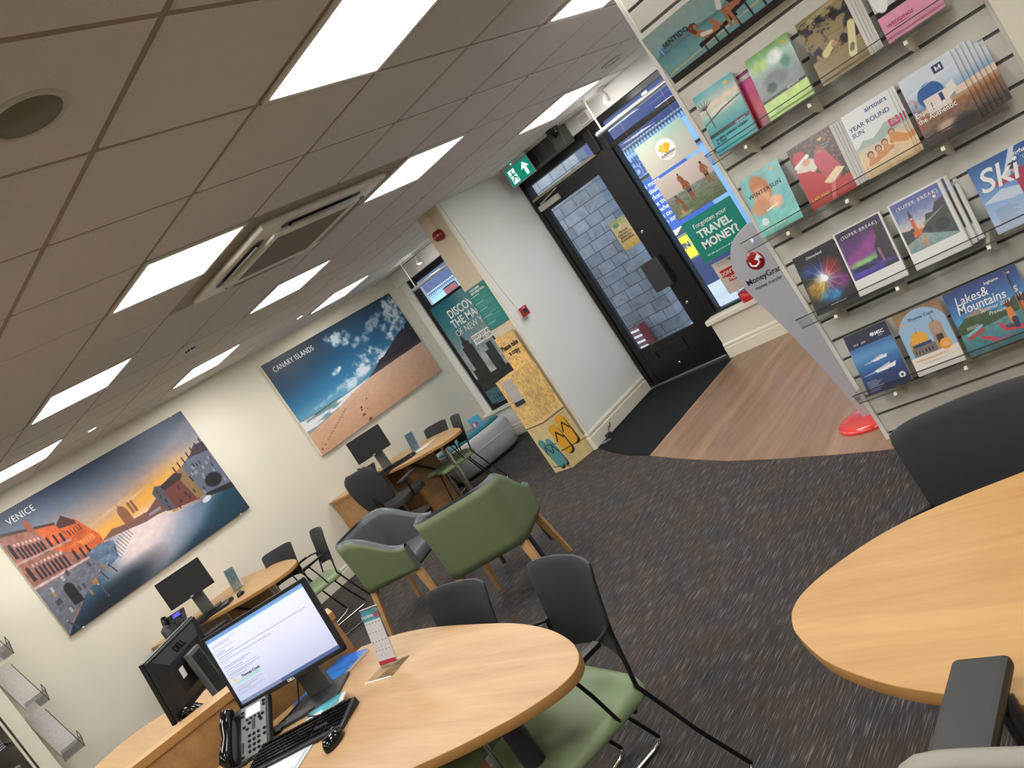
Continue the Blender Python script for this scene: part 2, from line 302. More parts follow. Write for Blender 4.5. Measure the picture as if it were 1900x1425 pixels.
# ---------------------------------------------------------------- printed pictures, painted by formula on a fine mesh
class Pic:
    def __init__(s, W, H, res):   # W x H metres, res px per metre
        s.W, s.H = W, H; s.nx = max(8, int(W*res)); s.ny = max(8, int(H*res))
        s.X, s.Y = np.meshgrid(np.linspace(0, 1, s.nx), np.linspace(0, 1, s.ny)); s.a = W/H
        s.c = np.ones((s.ny, s.nx, 3)); s.px = 1.0/s.ny
    def blend(s, mask, col):
        col = np.array(col, float)/255; m = np.clip(mask, 0, 1)[..., None]; s.c = s.c*(1-m)+(col if col.ndim == 3 else col)*m; return s
    def grad(s, stops, y0=0, y1=1, mask=None, axis=0):
        t = (s.Y if axis == 0 else s.X); t = np.clip((t-y0)/(y1-y0), 0, 1); xs = [p for p, _ in stops]
        c = np.stack([np.interp(t, xs, [q[k] for _, q in stops]) for k in range(3)], -1)
        return s.blend(np.ones_like(t) if mask is None else mask, c)
    def rect(s, x0, x1, y0, y1, col, a=1): return s.blend(((s.X >= x0) & (s.X <= x1) & (s.Y >= y0) & (s.Y <= y1))*a, col)
    def mpoly(s, pts):
        ins = np.zeros_like(s.X, bool); n = len(pts)
        for i in range(n):
            x1, y1 = pts[i]; x2, y2 = pts[(i+1) % n]
            if y1 == y2: continue
            ins ^= ((s.Y > y1) != (s.Y > y2)) & (s.X < (x2-x1)*(s.Y-y1)/(y2-y1)+x1)
        return ins.astype(float)
    def poly(s, pts, col, a=1): return s.blend(s.mpoly(pts)*a, col)
    def ell(s, cx, cy, rx, ry, col, a=1, soft=.02, ang=0):   # rx in width units of height
        dx = (s.X-cx)*s.a; dy = s.Y-cy; ca, sa = math.cos(ang), math.sin(ang)
        d = np.sqrt(((dx*ca+dy*sa)/rx)**2+((-dx*sa+dy*ca)/ry)**2); return s.blend(np.clip((1-d)/max(soft, 1e-3)+.5, 0, 1)*a, col)
    def limb(s, x0, y0, x1, y1, r0, r1, col, a=1):
        ax, bx = x0*s.a, x1*s.a; px, py = s.X*s.a-ax, s.Y-y0; vx, vy = bx-ax, y1-y0; L = vx*vx+vy*vy+1e-9
        t = np.clip((px*vx+py*vy)/L, 0, 1); d = np.hypot(px-vx*t, py-vy*t); r = r0+(r1-r0)*t
        return s.blend(np.clip((r-d)/s.px+.5, 0, 1)*a, col)
    def noise(s, fx, fy, oct=4, seed=0):
        r = np.random.RandomState(seed); out = np.zeros_like(s.X); amp = 1; tot = 0
        for o in range(oct):
            gx, gy = int(fx*2**o)+2, int(fy*2**o)+2; g = r.rand(gy+1, gx+1)
            x = s.X*(gx-1); y = s.Y*(gy-1); xi = x.astype(int); yi = y.astype(int); tx = x-xi; ty = y-yi; tx = tx*tx*(3-2*tx); ty = ty*ty*(3-2*ty)
            out += amp*((g[yi, xi]*(1-tx)+g[yi, xi+1]*tx)*(1-ty)+(g[yi+1, xi]*(1-tx)+g[yi+1, xi+1]*tx)*ty); tot += amp; amp *= .55
        return out/tot
    def vary(s, amt, fx, fy, seed=0, mask=None):
        n = (s.noise(fx, fy, 4, seed)-.5)*2*amt; m = 1 if mask is None else mask; s.c = np.clip(s.c*(1+(n*m)[..., None]), 0, 1); return s
    def obj(s, name, parent, m=None, loc=(0, 0, 0), M2=None, curve=None):   # lies in XZ, lower-left corner at loc, faces -Y
        nx, ny = s.nx, s.ny; me = bpy.data.meshes.new(name)
        xs = s.X*s.W+loc[0]; zs = s.Y*s.H+loc[2]; ys = np.full_like(xs, loc[1])
        if curve is not None: ys = ys+curve(s.X, s.Y)
        co = np.stack([xs, ys, zs], -1).reshape(-1, 3).astype(np.float32)
        i, j = np.meshgrid(np.arange(nx-1), np.arange(ny-1)); b = (j*nx+i).ravel()
        F = np.stack([b, b+1, b+nx+1, b+nx], 1).astype(np.int32)
        me.vertices.add(nx*ny); me.vertices.foreach_set('co', co.ravel()); me.loops.add(F.size); me.loops.foreach_set('vertex_index', F.ravel())
        me.polygons.add(len(F)); me.polygons.foreach_set('loop_start', np.arange(0, F.size, 4, dtype=np.int32)); me.polygons.foreach_set('loop_total', np.full(len(F), 4, np.int32))
        me.update(); me.validate()
        at = me.color_attributes.new('ink', 'FLOAT_COLOR', 'POINT'); c = np.clip(s.c, 0, 1)
        lin = np.where(c <= .04045, c/12.92, ((c+.055)/1.055)**2.4)
        at.data.foreach_set('color', np.concatenate([lin, np.ones((ny, nx, 1))], -1).astype(np.float32).ravel())
        me.materials.append(m or M['print'])
        if M2: me.transform(M2)
        o = bpy.data.objects.new(name, me); COL.objects.link(o)
        if parent: o.parent = parent
        return o
# ---------------------------------------------------------------- the room
H = 2.62
def build_room():
    struct(box('floor', M['carpet'], 0, 10.2, -4, 6.9, -.08, 0))
    # plank vinyl by the entrance, bounded by a curved joint
    edge = [(4.145, 4.10), (4.59, 3.82), (5.16, 3.49), (5.64, 3.265), (6.03, 3.10), (6.31, 2.99), (6.9, 2.82), (7.6, 2.72)]
    struct(MB().prism(edge+[(7.6, 5.9), (4.145, 5.9)], .0, .003).obj('floor', M['floorw']))
    m = MB().prism([(3.10, 4.80), (3.45, 4.53), (3.8, 4.29), (4.143, 4.10), (4.143, 5.78), (4.05, 5.90), (3.05, 5.98), (3.05, 4.82)], .0, .006).obj('entrance_mat', M['mat'])
    tag(m, 'black ribbed entrance mat inside the glass shop door', 'mat')
    # walls
    struct(box('wall_left', M['wall'], -.12, 0, -4, 7.0, 0, H))
    struct(box('wall_right', M['wall'], 10.2, 10.32, -4, 6.9, 0, H))
    struct(box('wall_back', M['wall'], -.12, 10.32, -4.12, -4, 0, H))
    struct(box('wall_front', M['wallw'], 0, 2.45, 6.67, 6.90, 0, .40))
    struct(MB().prism([(2.79, 6.06), (2.90, 6.10), (2.52, 6.80), (2.45, 6.90), (2.36, 6.90), (2.36, 6.67)], 0, H).obj('wall_return', M['wallw']))
    struct(box('wall_front', M['wallw'], 0, 2.45, 6.62, 6.90, 2.44, H))
    struct(box('wall_front', M['wallw'], 0, .13, 6.70, 6.90, .40, 2.44))
    struct(box('wall_front', M['wall'], 4.10, 10.2, 5.89, 6.10, 0, .355))
    struct(box('wall_front', M['wallw'], 3.04, 10.2, 5.96, 6.14, 2.47, H))
    struct(MB().prism([(2.79, 4.806), (3.085, 4.806), (3.03, 6.12), (2.79, 6.12)], 0, H).obj('wall_pier', M['wallw']))
    struct(box('wall_pier', M['pillar'], 2.785, 3.078, 4.80, 4.806, 0, H))
    struct(box('wall_behind', M['wall'], 7.60, 7.78, 3.0, 5.96, 0, H))
    struct(box('trim_1', M['gloss'], 3.074, 3.092, 4.792, 4.812, .16, H))
    struct(box('trim_2', M['gloss'], 0, 2.45, 6.62, 6.70, .40, .43, bevel=.006))
    struct(box('trim_3', M['gloss'], 4.075, 10.2, 5.855, 6.02, .355, .405, bevel=.008))
    def skirt(name, p, q, h=.15, t=.02, m='gloss'):
        v = Vector((q[0]-p[0], q[1]-p[1], 0)); L = v.length; an = math.atan2(v.y, v.x)
        s = MB()
        prof = [(0, 0), (t, 0), (t, h*.68), (t*.55, h*.74), (t*.75, h*.80), (t*.8, h*.9), (t*.3, h), (0, h)]
        n = len(prof); V = [(0, -a, b) for a, b in prof]+[(L, -a, b) for a, b in prof]
        s.add(V, [(i, (i+1) % n, n+(i+1) % n, n+i) for i in range(n)]+[tuple(range(n))[::-1], tuple(range(n, 2*n))])
        struct(s.obj(name, M[m], None, rot=(0, 0, an), loc=(p[0], p[1], 0)))
    skirt('baseboard_left', (0, 6.67), (0, -4)) if False else None
    # the profile faces local -Y, so walk each wall with the room on the right-hand side
    skirt('baseboard_left', (0, -4), (0, 6.67)); skirt('baseboard_front', (0, 6.67), (2.38, 6.67))
    skirt('baseboard_lobby', (3.085, 4.79), (3.035, 6.0), .17, .022); skirt('baseboard_pier', (2.785, 4.80), (3.105, 4.80), .17)
    skirt('baseboard_street', (4.10, 5.89), (7.6, 5.89), .145)
    # ceiling: regular tiles a few millimetres proud of the T-bar grid
    skip = set()
    for s_, l_ in LIGHTS: skip.add((s_, l_))
    for a in (3, 4): 
        for b_ in (3, 4): skip.add((a, b_))
    m = MB()
    for s_ in range(-6, 11):
        x0 = 6.58-.6*(s_+1); x1 = x0+.6; x0 = max(x0, 0.0); x1 = min(x1, 10.2)
        for l_ in range(-6, 11):
            y0 = max(.6*l_, -4); y1 = y0+.6 if l_ > -7 else y0
            if (s_, l_) in skip: continue
            lim = 6.0 if x0 > 3 else 6.3
            if y0 >= lim: continue
            y1 = min(.6*l_+.6, lim)
            if y1-y0 < .1 or x1-x0 < .08: continue
            g = .012; b = .006
            V = [(x0+g, y0+g, H), (x1-g, y0+g, H), (x1-g, y1-g, H), (x0+g, y1-g, H), (x0+g+b, y0+g+b, H-.006), (x1-g-b, y0+g+b, H-.006), (x1-g-b, y1-g-b, H-.006), (x0+g+b, y1-g-b, H-.006)]
            m.add(V, [(0, 1, 5, 4), (1, 2, 6, 5), (2, 3, 7, 6), (3, 0, 4, 7), (4, 5, 6, 7)])
    struct(m.obj('ceiling', M['tile']))
    struct(box('ceiling', M['tbar'], -.1, 10.3, -4.1, 7.0, H, H+.04))
    struct(box('trim_4', M['white'], 3.04, 10.2, 5.78, 5.80, H-.022, H)); struct(box('trim_5', M['white'], 0, 2.79, 6.30, 6.33, H-.02, H))
    struct(box('trim_6', M['white'], 0, .02, -4, 6.6, H-.02, H))

LIGHTS = [(0, 2), (3, 2), (6, 2), (9, 2), (3, 5), (6, 5), (9, 5), (3, 8), (9, 8), (0, 5), (-3, 2), (-3, -1), (0, -1), (3, -1), (6, -1), (9, -1), (0, -4), (3, -4), (6, -4), (-3, -4)]  # later entries are unseen panels, extending the grid to illuminate behind the camera
LIGHTLAB = {(0, 2): 'largest square ceiling light panel, at the top edge nearest the camera', (3, 2): 'square ceiling light panel beside the left corner of the air conditioning cassette',
 (6, 2): 'square ceiling light panel above the canal painting, nearer row from the wall', (9, 2): 'ceiling light panel against the left wall, cut by the left edge of the photo',
 (3, 5): 'square ceiling light panel touching the right corner of the air conditioning cassette', (6, 5): 'square ceiling light panel just below the air conditioning cassette',
 (9, 5): 'thin looking ceiling light panel near the wall, between the smoke detector and the beach picture', (3, 8): 'square ceiling light panel nearest the exit sign and camera dome',
 (9, 8): 'ceiling light panel directly over the beach picture, farthest along the left wall'}
def ceiling_things():
    proto = None
    for s_, l_ in LIGHTS:
        x = 6.58-.6*s_-.3; y = .6*l_+.3
        if proto is None:
            proto = thing('ceiling_light', '', 'ceiling light', (x, y, H), group='square light panels in the tile grid')
            m = MB()
            for a0, a1, b0, b1 in ((-.29, .29, -.29, -.268), (-.29, .29, .268, .29), (-.29, -.268, -.268, .268), (.268, .29, -.268, .268)): m.box(a0, a1, b0, b1, -.012, 0)
            m.obj('frame', M['white'], proto, .002); box('diffuser', M['panel'], -.268, .268, -.268, .268, -.009, -.002, proto)
            o = proto
        else:
            o = copy_tree(proto); o.location = (x, y, H)
        lab = LIGHTLAB.get((s_, l_)); o['label'] = lab or 'unseen square ceiling light panel over the part of the shop behind the camera'
    # air conditioning cassette
    t = thing('air_conditioner', 'large square white air conditioning cassette set in the tiled ceiling', 'air conditioner', (4.18, 2.40, H))
    a = .478
    m = MB(); V = []
    for h_, z in ((a-.01, 0), (a, -.012), (a, -.026), (a-.010, -.034), (a-.13, -.040)): V += [(-h_, -h_, z), (h_, -h_, z), (h_, h_, z), (-h_, h_, z)]
    F = []
    for i in range(4): F += [(4*i+k, 4*i+(k+1) % 4, 4*i+4+(k+1) % 4, 4*i+4+k) for k in range(4)]
    F.append((16, 17, 18, 19)); m.add(V, F); m.obj('surround', M['accase'], t, .003)
    def pill(L_, w_, n=8): return [(L_-w_+w_*math.cos(q), w_*math.sin(q)) for q in np.linspace(-PI/2, PI/2, n)]+[(-L_+w_+w_*math.cos(q), w_*math.sin(q)) for q in np.linspace(PI/2, 1.5*PI, n)]
    for k in range(4):
        mm = Matrix.Rotation(k*PI/2, 4, 'Z') @ Matrix.Translation((0, -a+.085, 0))
        MB().prism(pill(.30, .030), -.0405, -.036, mm).obj('air_slot_shade', M['black'], t)  # black plates set slightly proud stand in for the shade of deep recesses
        m = MB(); P = [(x, .024-.040*u, -.041-.012*math.sin(u*PI*.8)) for u in np.linspace(0, 1, 6) for x in (-.245, .245)]
        m.grid([tuple(mm @ Vector(p)) for p in P], 2, 6); m.obj('louvre', M['mgreyl'], t, solid=.004)
    m = MB(); b1 = .335
    for q in ((-b1, b1, -b1, -b1+.055), (-b1, b1, b1-.055, b1), (-b1, -b1+.055, -b1+.055, b1-.055), (b1-.055, b1, -b1+.055, b1-.055)): m.box(*q, -.058, -.038)
    m.obj('grille_frame', M['accase'], t, .006)
    m = MB(); m.box(-b1+.055, b1-.055, -b1+.055, b1-.055, -.050, -.044)
    for i in range(30): x = -b1+.06+i*(2*b1-.12)/29; m.box(x-.002, x+.002, -b1+.055, b1-.055, -.054, -.050)
    m.obj('grille', M['tbar'], t)
    # round speaker, ring vent, smoke detector, downlights
    t = thing('ceiling_speaker', 'round flush ceiling speaker with brown grille at the left edge', 'speaker', (6.275, .335, H))
    MB().lathe([(.105, 0), (.105, -.008), (.098, -.013), (.088, -.012), (.086, -.009)], 48).obj('rim', M['offwhite'], t)
    MB().lathe([(.087, -.006), (.086, -.011), (.0, -.013)], 48).obj('grille', M['speaker'], t)
    t = thing('ceiling_vent', 'small round white ring vent in the ceiling by the display wall', 'vent', (5.08, 5.08, H-.006))
    MB().lathe([(.09, 0), (.09, -.006), (.08, -.012), (.066, -.010), (.064, -.002)], 40).obj('rim', M['offwhite'], t); MB().lathe([(.066, -.001), (.0, -.002)], 40).obj('disc', M['white'], t)
    t = thing('smoke_detector', 'round white smoke detector between two ceiling light panels', 'smoke detector', (2.375, 2.45, H-.006))
    MB().lathe([(.058, 0), (.058, -.014), (.050, -.018)], 32).obj('base', M['white'], t)
    m = MB().lathe([(.046, -.018), (.046, -.024), (.036, -.030), (.034, -.048), (.026, -.054), (0, -.055)], 32); m.obj('sensor_head', M['white'], t)
    m = MB()
    for k in range(8): m.box(.034, .038, -.009, .009, -.046, -.032, Matrix.Rotation(k*PI/4, 4, 'Z'))
    m.obj('sensor_slots', M['black'], t)
    for x, y, lab in ((.79, 2.14, 'small round glowing downlight above the canal picture'), (.80, 4.55, 'small round glowing downlight above the beach picture')):
        t = thing('downlight', lab, 'downlight', (x, y, H-.006))
        MB().lathe([(.048, 0), (.048, -.004), (.040, -.007), (.034, -.003)], 32).obj('rim', M['white'], t); MB().lathe([(.036, -.004), (0, -.0045)], 32).obj('lamp', M['bulb'], t)
    # white spot heads in front of the windows
    for x, y, lab, hz in ((4.53, 5.72, 'small white spotlight glowing under the ceiling by the right window', H), (1.02, 6.26, 'small white spotlight glowing over the left window poster', H-.006)):
        t = thing('spotlight', lab, 'spotlight', (x, y, hz))
        MB().lathe([(.028, 0), (.028, -.018), (.008, -.022)], 20).obj('base', M['white'], t)
        MB().tube([(0, 0, -.02), (0, .005, -.06)], .005).obj('stem', M['chrome'], t)
        mm = Matrix.Translation((0, .005, -.06)) @ Matrix.Rotation(.35, 4, 'Y')
        MB().lathe([(.012, 0), (.02, -.01), (.032, -.06), (.034, -.075), (.030, -.076)], 24, m=mm).obj('head', M['white'], t)
        MB().lathe([(.031, -.072), (.022, -.09), (0, -.097)], 24, m=mm).obj('lamp', M['bulb'], t)
        ld = bpy.data.lights.new('lamp_light', 'POINT'); ld.energy = 1.2; ld.shadow_soft_size = .03; ld.color = (1, .96, .9)
        lo = bpy.data.objects.new('lamp_light', ld); COL.objects.link(lo); lo.parent = t; lo.location = (-.035, 0, -.19)
    # hanging rails
    for (xa, xb, y, z, lab) in ((4.33, 6.9, 5.63, 2.31, 'long polished hanging rail in front of the right shop window'), (.62, 2.4, 6.30, 2.27, 'short polished hanging rail in front of the left shop window')):
        t = thing('hanging_rail', lab, 'rail', (xa, y, 0))
        m = MB(); P = []
        for x in (0, xb-xa):
            for k in range(24): an = 2*PI*k/24; P.append((x, .050*math.cos(an), z+.024*math.sin(an)))
        m.add(P, [(k, (k+1) % 24, 24+(k+1) % 24, 24+k) for k in range(24)], True); m.add(P[:24], [tuple(range(24))[::-1]]); m.add(P[24:], [tuple(range(24))]); m.obj('rail', M['railm'], t)
        for x in (.05, xb-xa-.1): 
            MB().tube([(x, 0, z), (x, 0, H-.004)], .008).obj('rod', M['white'], t); MB().lathe([(.024, 0), (.024, -.012), (.012, -.02)], 20, c=(x, 0, H)).obj('ceiling_cup', M['white'], t)
    # air curtain, dome camera, exit sign, alarm box
    t = thing('air_curtain', 'black slatted air curtain heater above the shop door', 'heater', (3.62, 5.93, 2.425))
    box('body', M['mgreen'], -.28, .28, -.13, .03, 0, .185, t, .012)
    m = MB()
    for c in range(4):
        for k in range(11): m.box(-.262+c*.107, -.262+c*.107+.09, -.134, -.129, .018+k*.014, .025+k*.014)
    m.obj('louvres', M['black'], t)
    t = thing('dome_camera', 'black dome security camera on the ceiling above the door', 'camera', (3.90, 5.72, H-.006))
    MB().lathe([(.062, 0), (.062, -.03), (.055, -.04)], 32).obj('housing', M['frame'], t); MB().lathe([(.052, -.04), (.048, -.062), (.034, -.08), (0, -.09)], 32).obj('dome', M['blackgl'], t)
    t = thing('exit_sign', 'green and white running man exit sign hanging from the ceiling', 'exit sign', (3.375, 5.70, 2.41))
    p = Pic(.31, .165, 700); p.rect(0, 1, 0, 1, (0, 120, 98))
    W_ = (225, 245, 238); p.rect(.08, .36, .1, .9, W_); D = (0, 110, 88)
    for q in (((.22, .78, .22, .78, .06, .06)), ((.21, .66, .24, .46, .05, .06)), ((.21, .64, .13, .56, .03, .03)), ((.13, .56, .10, .42, .025, .025)), ((.23, .64, .33, .58, .03, .03)), ((.33, .58, .36, .68, .025, .025)), ((.24, .45, .33, .36, .04, .035)), ((.33, .36, .31, .18, .035, .03)), ((.24, .45, .17, .3, .04, .035)), ((.17, .3, .08, .28, .035, .03))): p.limb(*q, D)
    p.poly([(.75, .88), (.57, .5), (.69, .56), (.69, .12), (.81, .12), (.81, .56), (.93, .5)], W_)
    p.obj('sign_face', t, M['backlit'], (-.155, -.0035, 0))
    m = MB()
    for q in ((-.165, .165, -.008, 0), (-.165, .165, .165, .173), (-.165, -.155, 0, .165), (.155, .165, 0, .165)): m.box(q[0], q[1], -.004, .004, q[2], q[3])
    m.obj('frame', M['alu'], t); box('backing', M['acryedge'], -.155, .155, -.0025, .003, 0, .165, t)
    box('housing', M['alu'], -.18, .18, -.025, .025, .175, .204, t, .004); box('indicator', M['greenled'], -.03, -.02, -.03, -.025, .182, .192, t)
    t = thing('alarm_box', 'small white perforated alarm sounder box above the door frame', 'alarm box', (4.11, 5.955, 2.53))
    box('case', M['white'], -.065, .065, -.035, 0, -.05, .055, t, .008)
    m = MB()
    for i in range(8):
        for k in range(6): m.box(-.045+i*.012, -.039+i*.012, -.037, -.034, -.03+k*.012, -.024+k*.012)
    m.obj('holes', M['dgrey'], t)
    t = thing('fire_sounder', 'round dark red fire alarm sounder high on the beige pillar', 'alarm', (2.93, 4.80, 2.385))
    rm = Matrix.Rotation(PI/2, 4, 'X')
    MB().lathe([(.052, 0), (.052, .012)], 32, m=rm).obj('base', M['red'], t); MB().lathe([(.05, .012), (.047, .06), (.04, .066), (0, .067)], 32, m=rm).obj('sounder', M['siren'], t)
    MB().tube([(.01, -.004, .05), (.01, -.004, .228)], .004).obj('cable', M['pillar'], t)
    t = thing('call_point', 'red square fire call point on the white lobby wall corner', 'call point', (3.079, 4.965, 1.40))
    box('backbox', M['white'], 0, .030, -.05, .05, -.045, .045, t, .004); box('case', M['red'], .030, .052, -.05, .05, -.045, .045, t, .005)
    box('glass_panel', M['black'], .052, .054, -.026, .026, -.02, .02, t); text(t, 'FIRE', .02, 0, 0, M['ttext'], name='lettering', M2=Matrix.Translation((.0535, 0, .022)) @ Matrix.Rotation(PI/2, 4, 'Z') @ FR)
    MB().tube([(3.088, 4.84, H-.01), (3.087, 4.86, 2.1), (3.085, 4.90, 1.7), (3.086, 4.94, 1.45)], .004).obj('alarm_cable', M['gloss'])
    tag(bpy.data.objects['alarm_cable'], 'thin cream cable running down the pillar corner to the red call point', 'cable')

def bar(m, x0, x1, y0, y1, z0, z1): m.box(x0, x1, y0, y1, z0, z1)
def windows():
    # left window
    m = MB()
    for q in ((.13, .20, .43, 2.44), (2.33, 2.40, .43, 2.44)): m.box(q[0], q[1], 6.72, 6.80, q[2], q[3])
    m.box(.2, 2.33, 6.72, 6.80, 2.36, 2.44); m.box(.2, 2.33, 6.73, 6.79, 1.95, 2.01); m.box(.2, 2.33, 6.72, 6.80, .43, .49); m.box(.95, 1.0, 6.73, 6.79, .49, 1.95)
    w_ = m.obj('window_1', M['frame'], None, .004); struct(w_)
    box('pane', M['glass'], 0.2, 2.33, 6.757, 6.763, .49, 2.36, w_)
    # right window
    m = MB(); x0 = 4.10; x1 = 7.58
    m.box(x0, x0+.045, 5.99, 6.11, .405, 2.47); m.box(x0+.06, x0+.075, 6.0, 6.08, .405, 2.2); m.box(x1-.06, x1, 6.0, 6.10, .405, 2.47)
    m.box(x0, x1, 5.985, 6.10, 2.41, 2.47); m.box(x0, x1, 6.0, 6.09, 2.175, 2.225); m.box(x0, x1, 6.0, 6.09, .405, .43); m.box(5.9, 5.96, 6.0, 6.09, .43, 2.175)
    w_ = m.obj('window_2', M['frame'], None, .004); struct(w_); box('pane', M['glass'], x0, x1, 6.045, 6.051, .43, 2.41, w_)
    # door and its frame
    y = 6.03
    m = MB(); m.box(3.04, 3.09, y-.02, y+.09, 0, 2.47); m.box(4.0, 4.10, y-.03, y+.09, 0, 2.47); m.box(3.04, 4.10, y-.02, y+.09, 2.36, 2.47); m.box(3.09, 4.0, y-.0, y+.07, 2.20, 2.235)
    m.box(4.07, 4.10, y-.06, y-.02, .0, .36)
    d = m.obj('door_1', M['frame'], None, .004); struct(d)
    box('threshold', M['alu'], 3.05, 4.06, y-.03, y+.02, 0, .018, d, .003)
    box('transom_pane', M['glass'], 3.09, 4.0, y+.03, y+.036, 2.235, 2.36, d)
    box('transom_strip', M['beigeglass'], 3.08, 3.98, y-.03, y, 2.21, 2.236, d, .002)
    m = MB(); X0, X1 = 3.095, 3.995
    m.box(X0, 3.165, y-.005, y+.045, .02, 2.195); m.box(3.865, X1, y-.005, y+.045, .02, 2.195); m.box(3.165, 3.865, y-.005, y+.045, 2.06, 2.195); m.box(3.165, 3.865, y-.005, y+.045, .02, .41)
    leaf = m.obj('door_leaf', M['frame'], d, .004)
    box('leaf_pane', M['glass'], 3.165, 3.865, y+.018, y+.024, .41, 2.06, leaf)
    m = MB(); m.box(3.30, 3.68, y-.016, y-.005, .22, .25); m.box(3.30, 3.68, y-.016, y-.005, .33, .36); m.box(3.30, 3.33, y-.016, y-.005, .25, .33); m.box(3.65, 3.68, y-.016, y-.005, .25, .33); m.obj('letter_plate', M['black'], leaf, .002)
    box('lock_box', M['dgrey'], 3.74, 3.95, y-.06, y-.005, .84, 1.14, leaf, .006)
    for z in (1.40, .62): MB().lathe([(.018, 0), (.018, .008), (.008, .01)], 20, m=Matrix.Translation((3.935, y-.005, z)) @ Matrix.Rotation(PI/2, 4, 'X')).obj('lock_cylinder', M['chrome'], leaf)
    MB().lathe([(.016, 0), (.016, .006), (0, .008)], 20, m=Matrix.Translation((3.50, y-.005, .13)) @ Matrix.Rotation(PI/2, 4, 'X')).obj('lock_cylinder', M['chrome'], leaf)
    box('closer_body', M['offwhite'], 3.11, 3.38, y-.055, y-.005, 2.09, 2.15, leaf, .006)
    MB().tube([(3.16, y-.05, 2.155), (3.30, y-.12, 2.165), (3.40, y-.02, 2.20)], .008).obj('closer_arm', M['alu'], leaf)
    box('closer_box', M['frame'], 3.97, 4.06, y-.06, y-.02, 2.22, 2.44, d, .006)
    # white door stop at the foot of the lobby wall
    t = thing('door_stop', 'small metal door stop lying at the foot of the lobby wall', 'door stop', (3.16, 4.86, .006)); 
    box('foot', M['alu'], -.03, .05, -.04, -.02, 0, .012, t, .002); box('arm', M['alu'], -.02, .07, .0, .015, 0, .012, t, .002); box('wedge', M['dgrey'], -.005, .03, .04, .11, 0, .05, t, .003)
    MB().tube([(.0, .12, .05), (.015, .14, .09), (.0, .17, .07), (.015, .18, .11)], .007).obj('hook', M['mgrey'], t)

def outside():
    struct(box('pavement', M['pave'], -8, 14, 6.92, 30, -.12, -.05))
    o = box('slate_wall', M['slate'], 0.85, 2.17, 8.5, 8.7, -.05, 3.4); struct(o)
    t = thing('striped_crate', 'small maroon and white striped crate against the slate wall outside', 'crate', (1.56, 8.40, -.05), -.2)
    box('body', M['maroon'], -.12, .12, -.08, .08, 0, .34, t, .004)
    m = MB()
    for k in range(4): m.box(-.122, .122, -.083, -.08, .04+k*.08, .07+k*.08)
    m.obj('stripes', M['ttext'], t)
    # shop across the street
    Y = 11.0; b = thing('betting_shop', 'blue fronted shop across the street seen through the windows', 'building', (0, Y, 0))
    box('facade', M['ltblue'], -7, 9, 0, .3, 0.42, 2.47, b); box('stall_riser', M['navy'], -7, 9, -.05, .3, -.05, .42, b)
    box('fascia', M['navy'], -7, 9, -.10, .3, 2.47, 3.9, b); box('upper_wall', M['render'], -7, 9, -.1, .4, 3.9, 8.5, b)
    for k in range(8): x = -6+k*2.0; box('window', M['navy'], x, x+.9, -.12, -.08, 4.6, 6.3, b)
    box('maroon_pier', M['maroon'], -.15, .80, -.12, .1, -.05, 2.47, b); box('maroon_pier', M['maroon'], -3.72, -3.32, -.02, .1, -.05, 2.36, b)
    m = MB()
    for x in (1.02, 2.9, 4.8, -3.0): m.box(x, x+.06, -.06, 0, .42, 2.5)
    m.box(-7, 9, -.05, 0, 1.89, 1.93); m.obj('mullions', M['black'], b)
    fr = Pic(16.0, .15, 150); fr.rect(0, 1, 0, 1, (130, 168, 206)); fr.rect(0, 1, .82, 1, (26, 44, 92)); n = 266
    for k in range(n):
        x = (k+.5)/n; d = .30/n; fr.rect(x-d*.8, x+d*.8, .30, .9, (30, 34, 58)); fr.rect(x-d*.8, x-d*.2, .02+.05*math.sin(k*3.1), .3, (30, 34, 58)); fr.rect(x+d*.2, x+d*.7, .08, .3, (44, 46, 72)); fr.rect(x-d*1.5, x+d*1.5, .42, .66, (40, 44, 74), .8); fr.ell(x, .74, .11, .13, (226, 230, 238), 1, .2)
    fr.obj('player_frieze', b, M['print'], (-7, -.02, 2.34))
    text(b, 'THIS IS', .20, 1.42, 2.13, M['tnavy'], y=-.03, bold=.02); text(b, 'MORE', .22, 1.36, 1.96, M['tnavy'], y=-.035, bold=.02)
    bl = mat('poster_blue', srgb(34, 84, 172), .4)
    box('blue_poster', bl, 1.12, 2.1, -.03, -.01, .98, 1.86, b)
    text(b, 'Get more\nfootball\nmarkets\nhere than\nanywhere\nelse on the\nhigh street', 0.105, 1.16, 1.74, M['ttext'], y=-.034, align='LEFT', bold=.01)
    box('yellow_poster', mat('poster_yellow', srgb(232, 222, 40), .4), 1.1, 1.75, -.04, -.01, .45, .82, b); text(b, 'FUN', .14, 1.3, .62, M['tnavy'], y=-.045, bold=.03); text(b, 'STOPS', .09, 1.55, .63, M['tgrey'], y=-.045)
    box('blue_poster', bl, 2.6, 3.3, -.03, -.01, 1.0, 1.7, b)
    p = Pic(.95, .13, 120); p.rect(0, 1, 0, 1, (230, 236, 240)); p.poly([(0, 0), (.1, .5), (.2, .3), (.35, .9), (.5, .5), (.62, .8), (.8, .3), (1, .5), (1, 0)], (40, 46, 60)); p.obj('crowd_strip', b, M['print'], (1.13, -.036, .84))
    box('door_posts', M['ltblue'], -4.4, -.4, -.06, -.0, .4, 1.9, b)
    w2 = thing('parade_building', 'plain pale building at the far end of the street', 'building', (14.5, 14, 0)); box('wall', M['render'], -2, 5, 0, 4, -.05, 7, w2)
build_room(); ceiling_things(); windows(); outside()
